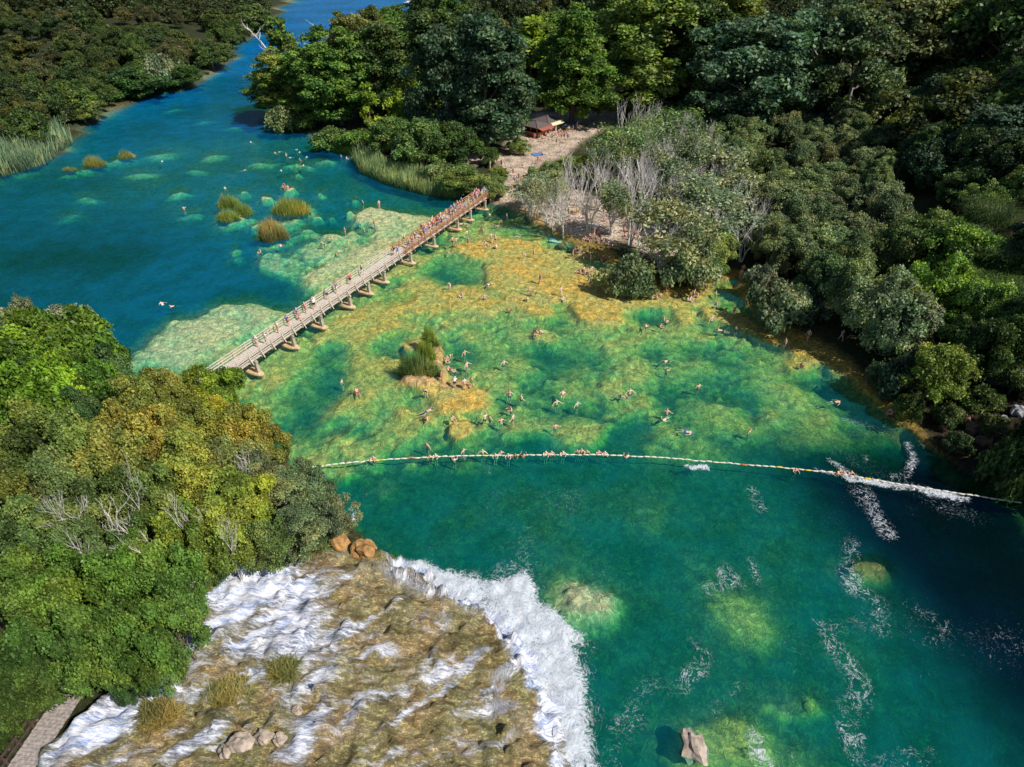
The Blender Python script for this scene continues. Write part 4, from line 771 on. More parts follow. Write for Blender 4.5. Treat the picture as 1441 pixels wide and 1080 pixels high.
fill([(800, 268), (850, 230), (880, 200), (915, 185), (970, 200), (1050, 240), (1050, 330), (1000, 350), (940, 330), (860, 320), (780, 310)], 24, lambda x, y: ('dead', random.uniform(1.6, 2.6), random.uniform(7, 10), gg_), 'pale leafless tree among the sunbathers of the picnic ground', 'leafless pale trees of the picnic ground', .42, name='dead_tree')
# ------------------------------------------------------------------ footbridge
M['deck'] = simple('weathered_planks', (.60, .53, .47), .85, .22, 6, .2); M['rail_grey'] = simple('pale_timber', (.60, .51, .41), .85, .2, 5, .2); M['rail_red'] = simple('red_brown_timber', (.42, .215, .10), .8, .25, 5, .2)
M['pier'] = simple('pier_stone', (.46, .39, .32), .9, .2, 3, .3); M['footing'] = simple('footing_travertine', (.62, .43, .25), .9, .25, 3, .3)
DZ = 2.1
A_, B_ = Vector(P(252, 569, DZ)), Vector(P(690, 268.7, DZ)); bd = (B_-A_); BL = bd.length; bd.normalize(); bn = Vector((-bd.y, bd.x, 0))   # bn points upstream
def on_bridge(t, s, z=0.0): return A_+bd*(t*BL)+bn*s+Vector((0, 0, z))
bridge = thing('footbridge', 'long timber footbridge on stone piers crossing the shallows, crowded at its far end', 'footbridge', A_)
def loc(v): return v-A_
W2 = 1.15
mb = MB()
npl = int(BL/.32)
for i in range(npl):
    c = loc(on_bridge((i+.5)/npl, 0)); mb.box(c, (.29, 2*W2+.1, .06+.01*(i % 3)), math.atan2(bd.y, bd.x))
mb.build('deck', M['deck'], bridge)
mb = MB()
for s in (-.8, .8): mb.beam(loc(on_bridge(0, s, -.18)), loc(on_bridge(1, s, -.18)), .2, .28)
mb.build('beam', M['rail_grey'], bridge)
T_RED = .565
for s in (-1, 1):
    for t0, t1, m in ((0, T_RED, 'rail_grey'), (T_RED, 1, 'rail_red')):
        mb = MB()
        for z in (.38, .72, 1.06): mb.beam(loc(on_bridge(t0, s*(W2-.02), z)), loc(on_bridge(t1, s*(W2-.02), z)), .07 if z < 1 else .13, .13 if z < 1 else .07)
        r = mb.build('railing', M[m], bridge); r['label'] = 'red brown railing' if m == 'rail_red' else 'pale weathered railing'
    n = 40
    for i in range(n+1):
        t = i/n; mb = MB(); m = 'rail_red' if t > T_RED else 'rail_grey'
        mb.beam(loc(on_bridge(t, s*(W2+.05), -.2)), loc(on_bridge(t, s*(W2+.05), 1.12)), .12, .12)
        mb.beam(loc(on_bridge(t, s*(W2+.55), -.16)), loc(on_bridge(t, s*(W2+.10), .75)), .1, .1)
        mb.build('post', M[m], bridge)
for u, v in [(318, 563), (366, 526), (416, 489), (456, 461), (491, 431), (516.5, 412), (542, 397), (578, 370), (613, 347), (645.5, 323), (664, 310), (683, 295)]:
    q = Vector(P(u, v, 0)); t = (q-A_).dot(bd)/BL; zb = max(ground(q.x, q.y), -.9)
    mb = MB()
    for s in (-.95, .95): mb.box(loc(on_bridge(t, s, -DZ/2-.28+zb*.25)), (.42, .42, DZ+.1-zb*.5-.1), math.atan2(bd.y, bd.x), taper=.85)
    mb.box(loc(on_bridge(t, 0, -.42)), (.3, 2.5, .2), math.atan2(bd.y, bd.x))
    pr = mb.build('pier', M['pier'], bridge)
    mb = MB().blob(loc(on_bridge(t, -.15, -DZ-.02)), (1, 1, 1), 2, .12, 2, int(u)); c = loc(on_bridge(t, -.1, -DZ)); rz = math.atan2(bd.y, bd.x); V2 = []
    for p in mb.v:
        d = Vector(p)-c; lx, ly = max(-1, min(1, d.x))*.62, max(-1, min(1, d.y))*1.75; V2.append((c.x+lx*math.cos(rz)-ly*math.sin(rz), c.y+lx*math.sin(rz)+ly*math.cos(rz), c.z+max(-.5, min(.16, d.z*.35))))
    mb.v = V2; mb.build('footing', M['footing'], pr, True)
# ------------------------------------------------------------------ float line
pts = [Vector(P(u, v, .06)) for u, v in [(436, 658), (470, 654), (520, 648.5), (580, 644.5), (650, 641.8), (760, 640.2), (850, 640.5), (930, 644), (1010, 651), (1090, 657.5), (1170, 665), (1240, 677.5), (1300, 687), (1370, 697.5), (1438, 708)]]
fl = thing('float_line', 'white float line strung across the pool with swimmers holding on', 'float line', pts[0])
def along(pts, d):
    for a, b in zip(pts[:-1], pts[1:]):
        l = (b-a).length
        if d <= l: return a.lerp(b, d/l), (b-a).normalized()
        d -= l
    return pts[-1].copy(), (pts[-1]-pts[-2]).normalized()
LEN = sum((b-a).length for a, b in zip(pts[:-1], pts[1:]))
M['rope'] = simple('rope', (.75, .72, .62), .8, .1); M['float_white'] = simple('float_white', (.72, .68, .56), .6, .15); M['float_yellow'] = simple('float_yellow', (.85, .60, .10), .5, .1); M['float_red'] = simple('float_red', (.70, .16, .06), .5, .1)
k = 200; MB().tube([along(pts, LEN*i/k)[0]-pts[0]+Vector((0, 0, .02*math.sin(i*1.7))) for i in range(k+1)], [.035]*(k+1), 5).build('rope', M['rope'], fl)
nf = 100; sp_ = LEN/nf
pm = {}
for kk, mn in (('w', 'float_white'), ('y', 'float_yellow'), ('r', 'float_red')):
    q = sp_*.43; me = MB().tube([(-q, 0, 0), (-q*.85, 0, 0), (-q*.3, 0, 0), (q*.3, 0, 0), (q*.85, 0, 0), (q, 0, 0)], [.03, .065, .078, .078, .065, .03], 8).mesh('float', True); me.materials.append(M[mn]); pm[kk] = me
for i in range(nf):
    p, d = along(pts, (i+.5)*sp_); kk = 'w'
    if i in (9, 10, 25): kk = 'y'
    if i in (14, 63): kk = 'r'
    if 66 <= i <= 82 and i % 4 == 0: kk = 'y'
    
    o = link('float', pm[kk], None, fl, p-pts[0]+Vector((0, random.uniform(-.04, .04), random.uniform(-.02, .04)))); o.rotation_euler = (0, random.uniform(-.06, .06), math.atan2(d.y, d.x)+random.uniform(-.12, .12))
# ------------------------------------------------------------------ kiosk
M['roof'] = simple('roof_shingle', (.13, .10, .10), .85, .3, 5, .3); M['kiosk_wood'] = simple('kiosk_wood', (.36, .10, .05), .8, .3, 4, .3); M['dark_open'] = simple('dark_opening', (.03, .025, .022), .9, .2)
M['cream'] = simple('awning_cream', (.70, .66, .42), .8, .1); M['red_awning'] = simple('awning_red', (.36, .11, .08), .8, .1)
def hut(u, v, label, awn, size=4.6):
    p = P(u, v, .6); z = ground(p[0], p[1]); rz = R(-42); e = thing('kiosk', label, 'kiosk', (p[0], p[1], z), rz); h = size/2-.35
    mb = MB(); mb.box((-h, 0, 1.25), (.12, 2*h, 2.5)); mb.box((0, h, 1.25), (2*h-.26, .12, 2.5)); mb.box((0, -h, .5), (2*h-.26, .12, 1.0)); mb.box((h, 0, .5), (.12, 2*h, 1.0))
    for x, y in ((h, h-.1), (h, -h), (0, -h-.02), (-h+.1, -h-.02)): mb.box((x, y, 1.26), (.18, .18, 2.52))
    mb.build('wall', M['kiosk_wood'], e)
    MB().box((-.1, .1, 1.2), (2*h-.5, 2*h-.5, 2.2)).build('counter_opening', M['dark_open'], e)  # near-black block fills the hut, standing for its shaded inside
    MB().box((h+.12, 0, 1.06), (.45, 2*h-.2, .08)).box((0, -h-.22, 1.06), (2*h-.2, .45, .08)).build('counter', M['rail_grey'], e)
    s = size/2+.45; mb = MB(); mb.v = [(-s, -s, 2.45), (s, -s, 2.45), (s, s, 2.45), (-s, s, 2.45), (0, 0, 3.45), (-s, -s, 2.35), (s, -s, 2.35), (s, s, 2.35), (-s, s, 2.35)]
    mb.f = [(0, 1, 4), (1, 2, 4), (2, 3, 4), (3, 0, 4), (5, 6, 1, 0), (6, 7, 2, 1), (7, 8, 3, 2), (8, 5, 0, 3), (8, 7, 6, 5)]
    rf = mb.build('roof', M['roof'], e)
    mb = MB()
    for x, y in ((-s, -s), (s, -s), (s, s), (-s, s)): mb.beam((x, y, 2.5), (0, 0, 3.5), .14, .1)
    mb.build('ridge', M['roof'], rf)
    if awn: 
        mb = MB(); w = size*.5; mb.v = [(s-.1, -w, 2.38), (s+1.2, -w, 2.0), (s+1.2, w, 2.0), (s-.1, w, 2.38), (s-.1, -w, 2.32), (s+1.2, -w, 1.94), (s+1.2, w, 1.94), (s-.1, w, 2.32)]; mb.f = [(0, 1, 2, 3), (7, 6, 5, 4), (0, 4, 5, 1), (1, 5, 6, 2), (2, 6, 7, 3), (3, 7, 4, 0)]
        mb.build('awning', M[awn], e)
hut(754, 192.5, 'front wooden kiosk with brown pyramid roof and red brown walls', 'red_awning')
hut(769, 185, 'rear wooden kiosk with brown pyramid roof and cream awning', 'cream')
# tables right of the kiosk
M['blue_top'] = simple('blue_cloth', (.10, .22, .50), .7, .2); M['white_top'] = simple('white_cloth', (.75, .75, .74), .7, .08)
for u, v, m, l in [(806, 180, 'blue_top', 'blue topped picnic table under the conical tree'), (812, 176, 'white_top', 'white topped picnic table under the conical tree'), (797, 183, 'blue_top', 'blue topped picnic table nearest the kiosk')]:
    p = P(u, v, .5); e = thing('picnic_table', l, 'table', (p[0], p[1], ground(p[0], p[1])), R(-35))
    MB().box((0, 0, .74), (2.2, 1.1, .07)).build('tabletop', M[m], e)
    for s in (-1, 1):
        MB().box((0, s*.95, .44), (2.1, .32, .06)).build('bench', M['rail_grey'], e)
        MB().beam((s*.8, -.9, 0), (s*.8, .25, .7), .1, .08).beam((s*.9, .9, 0), (s*.9, -.25, .7), .1, .08).build('leg', M['rail_grey'], e)
# ------------------------------------------------------------------ boardwalk in the lower left
M['old_board'] = simple('old_boards', (.34, .30, .28), .9, .3, 5, .3); M['dark_rail'] = simple('dark_rail', (.075, .05, .04), .85, .3, 5)
zb = ground(*P(85, 1010, 4.6)[:2])+.55
a, b = Vector(P(118, 950, zb)), Vector(P(18, 1098, zb)); d = (b-a).normalized(); nr = Vector((-d.y, d.x, 0)); nr = nr if nr.x > 0 else -nr; L_ = (b-a).length
bw = thing('boardwalk', 'grey plank boardwalk with dark railing beside the torrent in the lower left corner', 'boardwalk', a)
mb = MB(); n = int(L_/.2)
for i in range(n): mb.box(d*((i+.5)*.2)+Vector((0, 0, .004*(i % 3))), (.185, 1.55+.08*random.random(), .06), math.atan2(d.y, d.x))
mb.build('deck', M['old_board'], bw)
mb = MB()
for z in (.45, .95): mb.beam(-nr*.78+Vector((0, 0, z)), d*L_-nr*.78+Vector((0, 0, z)), .08, .14)
mb.build('railing', M['dark_rail'], bw)
for i in range(6): MB().beam(d*(L_*(i+.3)/6)-nr*.84+Vector((0, 0, -1.2)), d*(L_*(i+.3)/6)-nr*.84+Vector((0, 0, 1.05)), .13, .13).build('post', M['dark_rail'], bw)
# ------------------------------------------------------------------ boat on the far river
p = P(576, 5, 0); bt = thing('boat', 'small white cabin boat on the river at the top of the photo', 'boat', (p[0], p[1], 0), R(20))
M['boat_white'] = simple('boat_white', (.82, .84, .86), .4, .05); M['boat_glass'] = simple('boat_glass', (.05, .08, .12), .2, .2)
mb = MB(); st = [(-3.8, 1.2), (-2, 1.45), (1, 1.45), (2.8, .9), (4.2, .05)]
for x, w_ in st: mb.v += [(x, -w_, .9+.05*x), (x, -w_*.75, -.2), (x, w_*.75, -.2), (x, w_, .9+.05*x)]
for i in range(4):
    for j in range(4): mb.f.append((4*i+j, 4*i+4+j, 4*i+4+(j+1) % 4, 4*i+(j+1) % 4))
mb.f += [(3, 2, 1, 0), (16, 17, 18, 19)]; mb.build('hull', M['boat_white'], bt)
MB().box((-.4, 0, 1.5), (3, 2.1, 1.3), taper=.9).build('cabin', M['boat_white'], bt); MB().box((-.4, 0, 1.7), (3.04, 2.14, .45), taper=.97).build('window', M['boat_glass'], bt); MB().box((-.6, 0, 2.75), (3.8, 2.5, .1)).build('canopy', M['boat_white'], bt)
mb = MB()
for x in (-2.3, 1.1):
    for y in (-1.1, 1.1): mb.beam((x, y, .9), (x, y, 2.72), .07, .07)
mb.build('canopy_frame', M['boat_white'], bt)
# ------------------------------------------------------------------ reeds
def blades(name, pts, hgt, wid, bend, seg=3, curl=0.0):
    r_ = rng; k = len(pts); a = r_.uniform(0, 2*np.pi, k); dirv = np.stack([np.cos(a), np.sin(a), 0*a], 1); side = np.stack([-np.sin(a+.7), np.cos(a+.7), 0*a], 1)
    h = hgt*r_.uniform(.4, 1.2, k); bn_ = bend*r_.uniform(.1, 1.9, k); lv0 = np.clip(.5+.2*r_.normal(size=k), 0, 1); rows = []; lvs = []
    for s in range(seg+1):
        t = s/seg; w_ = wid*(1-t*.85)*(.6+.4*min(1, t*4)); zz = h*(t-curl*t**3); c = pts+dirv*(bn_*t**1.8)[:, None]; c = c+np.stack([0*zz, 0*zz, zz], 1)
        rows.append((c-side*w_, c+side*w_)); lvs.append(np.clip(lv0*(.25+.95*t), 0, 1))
    v = np.stack([x for pr in rows for x in pr], 1); nv = 2*(seg+1); f = []
    base = np.arange(k)*nv
    for s in range(seg): f.append(np.stack([base+2*s, base+2*s+1, base+2*s+3, base+2*s+2], 1))
    f = np.stack(f, 1).reshape(-1, 4).astype(np.int32); lv = np.stack([l for l in lvs for _ in (0, 1)], 1).reshape(-1)
    me = bpy.data.meshes.new(name); v = v.reshape(-1, 3); me.vertices.add(len(v)); me.vertices.foreach_set('co', v.astype(np.float32).ravel()); me.loops.add(f.size); me.loops.foreach_set('vertex_index', f.ravel()); me.polygons.add(len(f)); me.polygons.foreach_set('loop_start', np.arange(0, f.size, 4, dtype=np.int32)); me.update(calc_edges=True)
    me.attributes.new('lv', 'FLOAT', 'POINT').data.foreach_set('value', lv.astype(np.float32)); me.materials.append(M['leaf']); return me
def reed(u, v, ru, hpx, color, label, n=1100, flat=.62, wid=.04, bend=.55, name='reed_clump', cat='reeds'):
    p = P(u, v, 0); d = depth_at(p); rx = ru*d/F; ry = rx*flat; z = max(ground(p[0], p[1]), -.3); pxm = (1681-v)*(v+108)/(43*1789); hgt = 1.2*hpx/pxm
    r = np.sqrt(rng.uniform(0, 1, n)); a = rng.uniform(0, 2*np.pi, n); lump = 1+.16*np.sin(3*a+u)+.1*np.sin(5*a+v)
    q = np.stack([r*lump*rx*np.cos(a), r*lump*ry*np.sin(a), 0*a-.1], 1); me = blades(name, q, hgt, wid, bend)
    x = np.empty(len(me.vertices)*3, np.float32); me.vertices.foreach_get('co', x); x = x.reshape(-1, 3); rr = np.hypot(x[:, 0]/rx, x[:, 1]/ry); x[:, 2] *= np.clip(1.1-.38*rr**2+.12*np.sin(x[:, 0]*2.1+u)*np.cos(x[:, 1]*2.7), .4, 1.25); me.vertices.foreach_set('co', x.ravel()); me.update()
    o = link(name, me, None, None, (p[0], p[1], z)); o.color = (*[c*(RB if max(color) < .3 else 1) for c in color], 1); tag(o, label, cat); return o
rg = (.30, .37, .09); ry_ = (.36, .40, .09); rb_ = (.36, .30, .12); RB = 1.9
for a in [(323, 291, 14, 15, ry_, 'yellow green reed tuft standing behind the pair of reed tufts in the lake'), (321, 309, 14, 13, rg, 'left half of the pair of reed tufts in the lake'), (343, 302, 12, 14, ry_, 'right half of the pair of reed tufts in the lake', 900), (411, 299, 24, 17, (.20, .20, .045), 'wide reed island beside the small pink rock in the lake', 2000), (384, 336, 20, 22, rb_, 'brownish rounded reed island nearest the pale shelf', 2000),
          (134, 234, 14, 13, (.14, .15, .045), 'middle of the three reed tufts off the far left bank'), (178, 222, 10, 10, (.15, .165, .05), 'rightmost reed tuft off the far left bank', 700), (98, 240, 9, 6, (.10, .12, .05), 'small dull reed tuft close to the far left bank', 500),
          (605, 492, 11, 22, (.11, .16, .035), 'tall dark reed tuft at the back of the bathers islet', 800), (601, 511, 13, 26, (.19, .21, .04), 'yellow green reed tuft in the middle of the bathers islet', 900), (583, 528, 20, 26, (.12, .15, .055), 'grey green reed tuft at the left of the bathers islet', 1100), (612, 533, 9, 16, (.13, .165, .05), 'small reed tuft at the front of the bathers islet', 500),
          (312, 872, 13, 7, (.24, .20, .06), 'tan grass tuft beside the white torrent', 500, .8), (322, 856, 14, 8, (.16, .17, .03), 'yellow green grass cushion in the middle of the torrent', 600, .8), (438, 800, 16, 12, (.30, .23, .07), 'straw coloured grass tuft at the top of the cascade', 600, .8), (350, 1026, 30, 6, (.15, .14, .05), 'olive brown grass patch among the pale rocks of the cascade', 1300, .7), (420, 990, 18, 6, (.17, .15, .05), 'brown grass tuft above the pale rocks', 700, .8), (265, 1062, 26, 6, (.16, .13, .045), 'brown grass patch at the bottom edge of the cascade', 1000, .7), (462, 793, 14, 12, (.12, .16, .06), 'green grass tuft behind the straw coloured one', 500, .8), (140, 1010, 14, 6, (.13, .13, .03), 'mossy grass tuft beside the boardwalk', 500, .8)]: reed(*a)
def belt(px, n, hgt, color, label, wid=.09):
    q = []; us = [p[0] for p in px]; vs = [p[1] for p in px]
    while len(q) < n:
        u, v = random.uniform(min(us), max(us)), random.uniform(min(vs), max(vs))
        if sdf(px, np.array([u]), np.array([v]))[0] > 0:
            p = P(u, v); q.append((p[0], p[1], max(-.3, ground(p[0], p[1]))))
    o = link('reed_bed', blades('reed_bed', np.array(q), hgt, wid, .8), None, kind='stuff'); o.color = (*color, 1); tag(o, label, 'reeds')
belt([(498, 226), (510, 222), (545, 245), (590, 258), (640, 268), (650, 280), (600, 276), (550, 262), (508, 244)], 5200, 3.2, (.36, .44, .22), 'pale green reed bed along the beach shore left of the bridge')
belt([(-30, 225), (0, 205), (45, 202), (82, 196), (104, 200), (62, 232), (0, 250), (-30, 255)], 6000, 4.0, (.26, .35, .22), 'blue green reed bed along the far left bank', .12)
belt([(450, 205), (470, 214), (500, 220), (500, 214), (470, 206)], 1500, 1.2, (.34, .46, .08), 'bright grass strip on the bank of the cove')
# arching cane on the right slope
def cane(u, v, zc, rpx, label, color):
    z = 0.0
    c = hit(u, v, zc*.9); z = ground(c[0], c[1])
    rad = rpx*depth_at(c)/F; n = 260; r = rad*np.sqrt(rng.uniform(0, 1, n)); a = rng.uniform(0, 2*np.pi, n); stem = np.stack([r*np.cos(a), r*np.sin(a), 0*a-.3], 1)
    e = thing('cane_thicket', label, 'cane', (c[0], c[1], z)); s1 = blades('stem', stem, zc*1.15, .05, 1.2, 4, .15); s1.materials[0] = M['leaf']; o = link('stem', s1, None, e); o.color = (color[0]*.8, color[1]*.7, color[2], 1)
    top = np.repeat(stem, 14, axis=0)+rng.normal(size=(n*14, 3))*np.array([.45, .45, 0])+np.stack([0*np.ones(n*14), 0*np.ones(n*14), rng.uniform(.45, 1.0, n*14)*zc], 1)
    o = link('leaf', blades('leaf', top, .9, .045, 1.0, 3, .9), None, e); o.color = (*[c*1.05 for c in color], 1); o['kind'] = 'stuff'
for a in [(1372, 330, 6, 30, 'arching green cane thicket on the right slope, left part', (.13, .19, .05)), (1415, 350, 6, 34, 'arching green cane thicket at the right edge of the photo', (.12, .185, .045)), (1400, 290, 6, 30, 'arching cane thicket highest on the right slope', (.09, .14, .04)), (1425, 400, 5, 26, 'lower bright cane clump at the right edge', (.11, .18, .035)), (1385, 385, 5, 26, 'lower bright cane clump beside the yellow green trees', (.12, .185, .04))]: cane(*a)
# ------------------------------------------------------------------ loose rocks
M['pink_rock'] = simple('pale_rock', (.38, .31, .25), .9, .35, 2.2, .6); M['orange_rock'] = simple('orange_rock', (.36, .20, .075), .9, .35, 2, .6); M['grey_rock'] = simple('grey_rock', (.30, .31, .33), .9, .3, 1.5, .6); M['brown_rock'] = simple('brown_rock', (.20, .13, .085), .9, .35, 1.5, .6)
def rock(u, v, ru, hh, m, label, flat=.8, z0=None, sub=3):
    z = 0.0
    c = hit(u, v); z = max(ground(c[0], c[1]), -.6); c = P(u, v, z) if z < 0 else c
    if z0 is not None: z = z0; c = P(u, v, z)
    r = ru*depth_at(c)/F; o = MB().blob((0, 0, 0), (r, r*flat, hh), sub, .42, 1.5, int(u+v)).build('rock', M[m], None, False, (c[0], c[1], z+hh*.15)); tag(o, label, 'rock')
for a in [(976, 1052, 19, .38, 'pink_rock', 'pale pinkish rock breaking the surface of the deep pool near the bottom edge', 1.2, -.1), (512, 776, 17, .9, 'orange_rock', 'orange boulder at the left end of the falls lip'), (476, 766, 15, .8, 'orange_rock', 'orange boulder left of the falls lip boulder'), (452, 752, 9, .5, 'orange_rock', 'small orange boulder beside the spray'), (340, 1046, 16, .35, 'pink_rock', 'largest pale pinkish rock on the cascade'), (372, 1038, 13, .45, 'pink_rock', 'pale pinkish rock right of the largest one'), (393, 1042, 10, .5, 'pink_rock', 'rightmost pale pinkish rock among the brown grass'), (322, 1058, 12, .4, 'pink_rock', 'pale pinkish rock at the left of the largest one'), (418, 1002, 8, .3, 'pink_rock', 'small pale rock above the pinkish ones'),
          (1402, 536, 14, .4, 'grey_rock', 'pale grey boulder on the brown cliff at the right'), (1434, 580, 12, .5, 'grey_rock', 'pale bluish boulder at the right edge of the cliff'), (1412, 592, 7, .4, 'grey_rock', 'small grey boulder left of the bluish one'), (1370, 606, 12, .7, 'brown_rock', 'brown rock block in the middle of the cliff'), (1352, 588, 14, .8, 'brown_rock', 'brown rock ledge left on the cliff'), (1384, 622, 10, .6, 'brown_rock', 'brown rock at the foot of the cliff'), (1300, 628, 12, .5, 'brown_rock', 'brown rock at the water left of the cliff'), (1258, 590, 12, .35, 'orange_rock', 'yellowish rock under the bathers in red'),
          (795, 347, 10, .5, 'orange_rock', 'tan rock on the beach edge below the leafless trees'), (812, 352, 9, .6, 'orange_rock', 'tan rock at the water below the towel'), (850, 364, 8, .4, 'orange_rock', 'tan rock below the crowded rocks')]: rock(*a)
# travertine blocks scattered along the picnic ground shore
mbp = None
# towels, bags
def towel(u, v, m, label, w=1.7, h=.9, rz=.4):
    c = P(u, v, .35); z = ground(c[0], c[1]); mb = MB(); n, k = 8, 5
    for i in range(n+1):
        for j in range(k+1): mb.v.append(((i/n-.5)*w, (j/k-.5)*h, .05+.05*math.sin(i*1.9+u)*math.cos(j*1.7+v)))
    for i in range(n):
        for j in range(k): mb.f.append((i*(k+1)+j, (i+1)*(k+1)+j, (i+1)*(k+1)+j+1, i*(k+1)+j+1))
    o = mb.build('towel', M[m], None, True, (c[0], c[1], z+.03)); o.rotation_euler = (0, 0, rz); tag(o, label, 'towel')
M['red_cloth'] = simple('red_cloth', (.60, .06, .05), .8, .1)
for a in [(784, 332, 'white_top', 'white towel spread on the bank under the leafless tree', 2.6, 1.3, -.5), (778, 328, 'blue_top', 'blue towel beside the white one on the bank', 1.6, .9, .3), (837, 325, 'white_top', 'white towel hung over the crowded rocks', 1.6, .9, 1.2), (757, 222, 'blue_top', 'blue tarp among the bushes below the kiosk', 2.6, 2.2, .4), (833, 218, 'blue_top', 'blue towel in the shade of the grey green trees', 2.2, 1.3, .4), (838, 330, 'red_cloth', 'red towel on the crowded rocks', 1.5, .8, .2), (535, 187, 'blue_top', 'blue towel on the bare ground by the cove', 2.2, 1.4, .5), (990, 347, 'blue_top', 'blue bag on the shaded beach', 1.2, 1.0, .2)]: towel(*a)
# ------------------------------------------------------------------ people
def J(**k):
    """joint positions of a standing figure facing -y, changed by keyword (mirrored names carry _l / _r)"""
    b = dict(pelvis=(0, 0, .96), spine=(0, .01, 1.14), chest=(0, 0, 1.34), neck=(0, 0, 1.49), jaw=(0, -.02, 1.57), crown=(0, .0, 1.69))
    for s, q in ((1, '_l'), (-1, '_r')):
        b.update({'sh'+q: (s*.19, 0, 1.43), 'el'+q: (s*.26, .03, 1.15), 'wr'+q: (s*.27, -.05, .90), 'pa'+q: (s*.27, -.08, .83), 'hip'+q: (s*.09, 0, .90), 'kn'+q: (s*.105, -.03, .50), 'an'+q: (s*.105, .02, .09), 'toe'+q: (s*.12, -.15, .04)})
    b.update(k); return {a: Vector(v) for a, v in b.items()}
RAD = dict(pelvis=(.155, .115), spine=(.13, .10), chest=(.165, .115), neck=(.058, .058), jaw=(.078, .088), crown=(.075, .085), sh=(.064, .06), el=(.045, .043), wr=(.03, .03), pa=(.042, .02), hip=(.098, .098), kn=(.06, .06), an=(.042, .042), toe=(.042, .03))
LINKS = [('pelvis', 'spine'), ('spine', 'chest'), ('chest', 'neck'), ('neck', 'jaw'), ('jaw', 'crown')]+[(a+q, b+q) if a not in ('pelvis', 'chest') else (a, b+q) for q in ('_l', '_r') for a, b in (('chest', 'sh'), ('sh', 'el'), ('el', 'wr'), ('wr', 'pa'), ('pelvis', 'hip'), ('hip', 'kn'), ('kn', 'an'), ('an', 'toe'))]
def grow(j, slim=1.0):
    names = list(j); vs = [j[n] for n in names]; es = [(names.index(a), names.index(b)) for a, b in LINKS]; rad = [RAD[n.split('_')[0]] for n in names]
    for q in ('_l', '_r'):            # five fingers per hand
        pa, wr = j['pa'+q], j['wr'+q]; d = (pa-wr).normalized(); sd = d.cross(Vector((1, .2, 0))).normalized(); nm = d.cross(sd)
        for k, (o, l) in enumerate(((-.032, .07), (-.011, .082), (.011, .076), (.031, .06))):
            i = len(vs); m1 = pa+sd*o+d*(.035+l*.5); vs += [m1, m1+d*l*.5+nm*.02]; rad += [(.0095, .0095), (.008, .008)]; es += [(names.index('pa'+q), i), (i, i+1)]
        i = len(vs); t = pa-d*.01-sd*.05; vs += [t, t+d*.04-sd*.012]; rad += [(.011, .011), (.009, .009)]; es += [(names.index('pa'+q), i), (i, i+1)]
    hd = (j['crown']-j['jaw']).normalized(); fw = Vector((0, -1, 0)); fw = (fw-hd*fw.dot(hd)); fw = fw.normalized() if fw.length > .2 else Vector((0, 0, -1))
    i = len(vs); vs.append(j['jaw'].lerp(j['crown'], .3)+fw*.105); rad.append((.013, .013)); es.append((names.index('jaw'), i))      # nose
    sdv = hd.cross(fw)
    for s in (-1, 1): i = len(vs); vs.append(j['jaw'].lerp(j['crown'], .35)+sdv*s*.088); rad.append((.016, .016)); es.append((names.index('jaw'), i))   # ears
    me = bpy.data.meshes.new('body'); me.from_pydata([tuple(v) for v in vs], es, []); o = bpy.data.objects.new('body', me); COL.objects.link(o)
    m = o.modifiers.new('skin', 'SKIN'); m.use_smooth_shade = True
    for k, sv in enumerate(me.skin_vertices[0].data): sv.radius = (rad[k][0]*slim, rad[k][1]*slim); sv.use_root = (k == 0)
    m2 = o.modifiers.new('sub', 'SUBSURF'); m2.levels = 1; m2.render_levels = 1
    dg = bpy.context.evaluated_depsgraph_get(); dg.update(); out = bpy.data.meshes.new_from_object(o.evaluated_get(dg)); bpy.data.objects.remove(o); out.name = 'body'
    return out, j, fw, hd
def garments(body, j, fw, hd):
    """hair, shorts and shirt follow the body: faces near the right bones pushed out along their normals"""
    n = len(body.vertices); co_ = np.empty(n*3); body.vertices.foreach_get('co', co_); co_ = co_.reshape(-1, 3); no = np.empty(n*3); body.vertices.foreach_get('normal', no); no = no.reshape(-1, 3)
    best = np.full(n, 9.0); bone = np.zeros(n, int); tt = np.zeros(n)
    for k, (a, b) in enumerate(LINKS):
        A, B = np.array(j[a]), np.array(j[b]); e = B-A; t = np.clip(((co_-A) @ e)/(e @ e), 0, 1); d = np.linalg.norm(co_-A-t[:, None]*e, axis=1)/(.5+RAD[a.split('_')[0]][0]*3); m = d < best; best[m] = d[m]; bone[m] = k; tt[m] = t[m]
    nm = [a.split('_')[0]+'-'+b.split('_')[0] for a, b in LINKS]; bn = np.array([nm[b] for b in bone])
    mid = np.array(j['jaw'].lerp(j['crown'], .35)); rel = co_-mid; back = rel @ np.array(fw); upd = rel @ np.array(hd)
    def part(name, sel, off):
        polys = [p.vertices[:] for p in body.polygons if all(sel[v] for v in p.vertices)]; used = sorted({v for p in polys for v in p}); mp = {v: i for i, v in enumerate(used)}
        me = bpy.data.meshes.new(name); me.from_pydata([tuple(co_[v]+no[v]*off) for v in used], [], [tuple(mp[v] for v in p) for p in polys]); me.update(); me.polygons.foreach_set('use_smooth', [True]*len(me.polygons)); return me
    head = np.isin(bn, ['jaw-crown', 'neck-jaw'])
    return dict(hair=part('hair', head & ((back < .02) & (upd > -.06) | (upd > .055)), .014),
                shorts=part('shorts', np.isin(bn, ['pelvis-spine', 'pelvis-hip']) & ~(np.isin(bn, ['pelvis-spine']) & (tt > .45)) | ((bn == 'hip-kn') & (tt < .5)), .014),
                shirt=part('shirt', np.isin(bn, ['spine-chest', 'chest-sh', 'pelvis-spine']) | ((bn == 'chest-neck') & (tt < .5)) | ((bn == 'sh-el') & (tt < .45)), .016),
                swim_top=part('swim_top', (bn == 'spine-chest') & (tt > .55), .012))
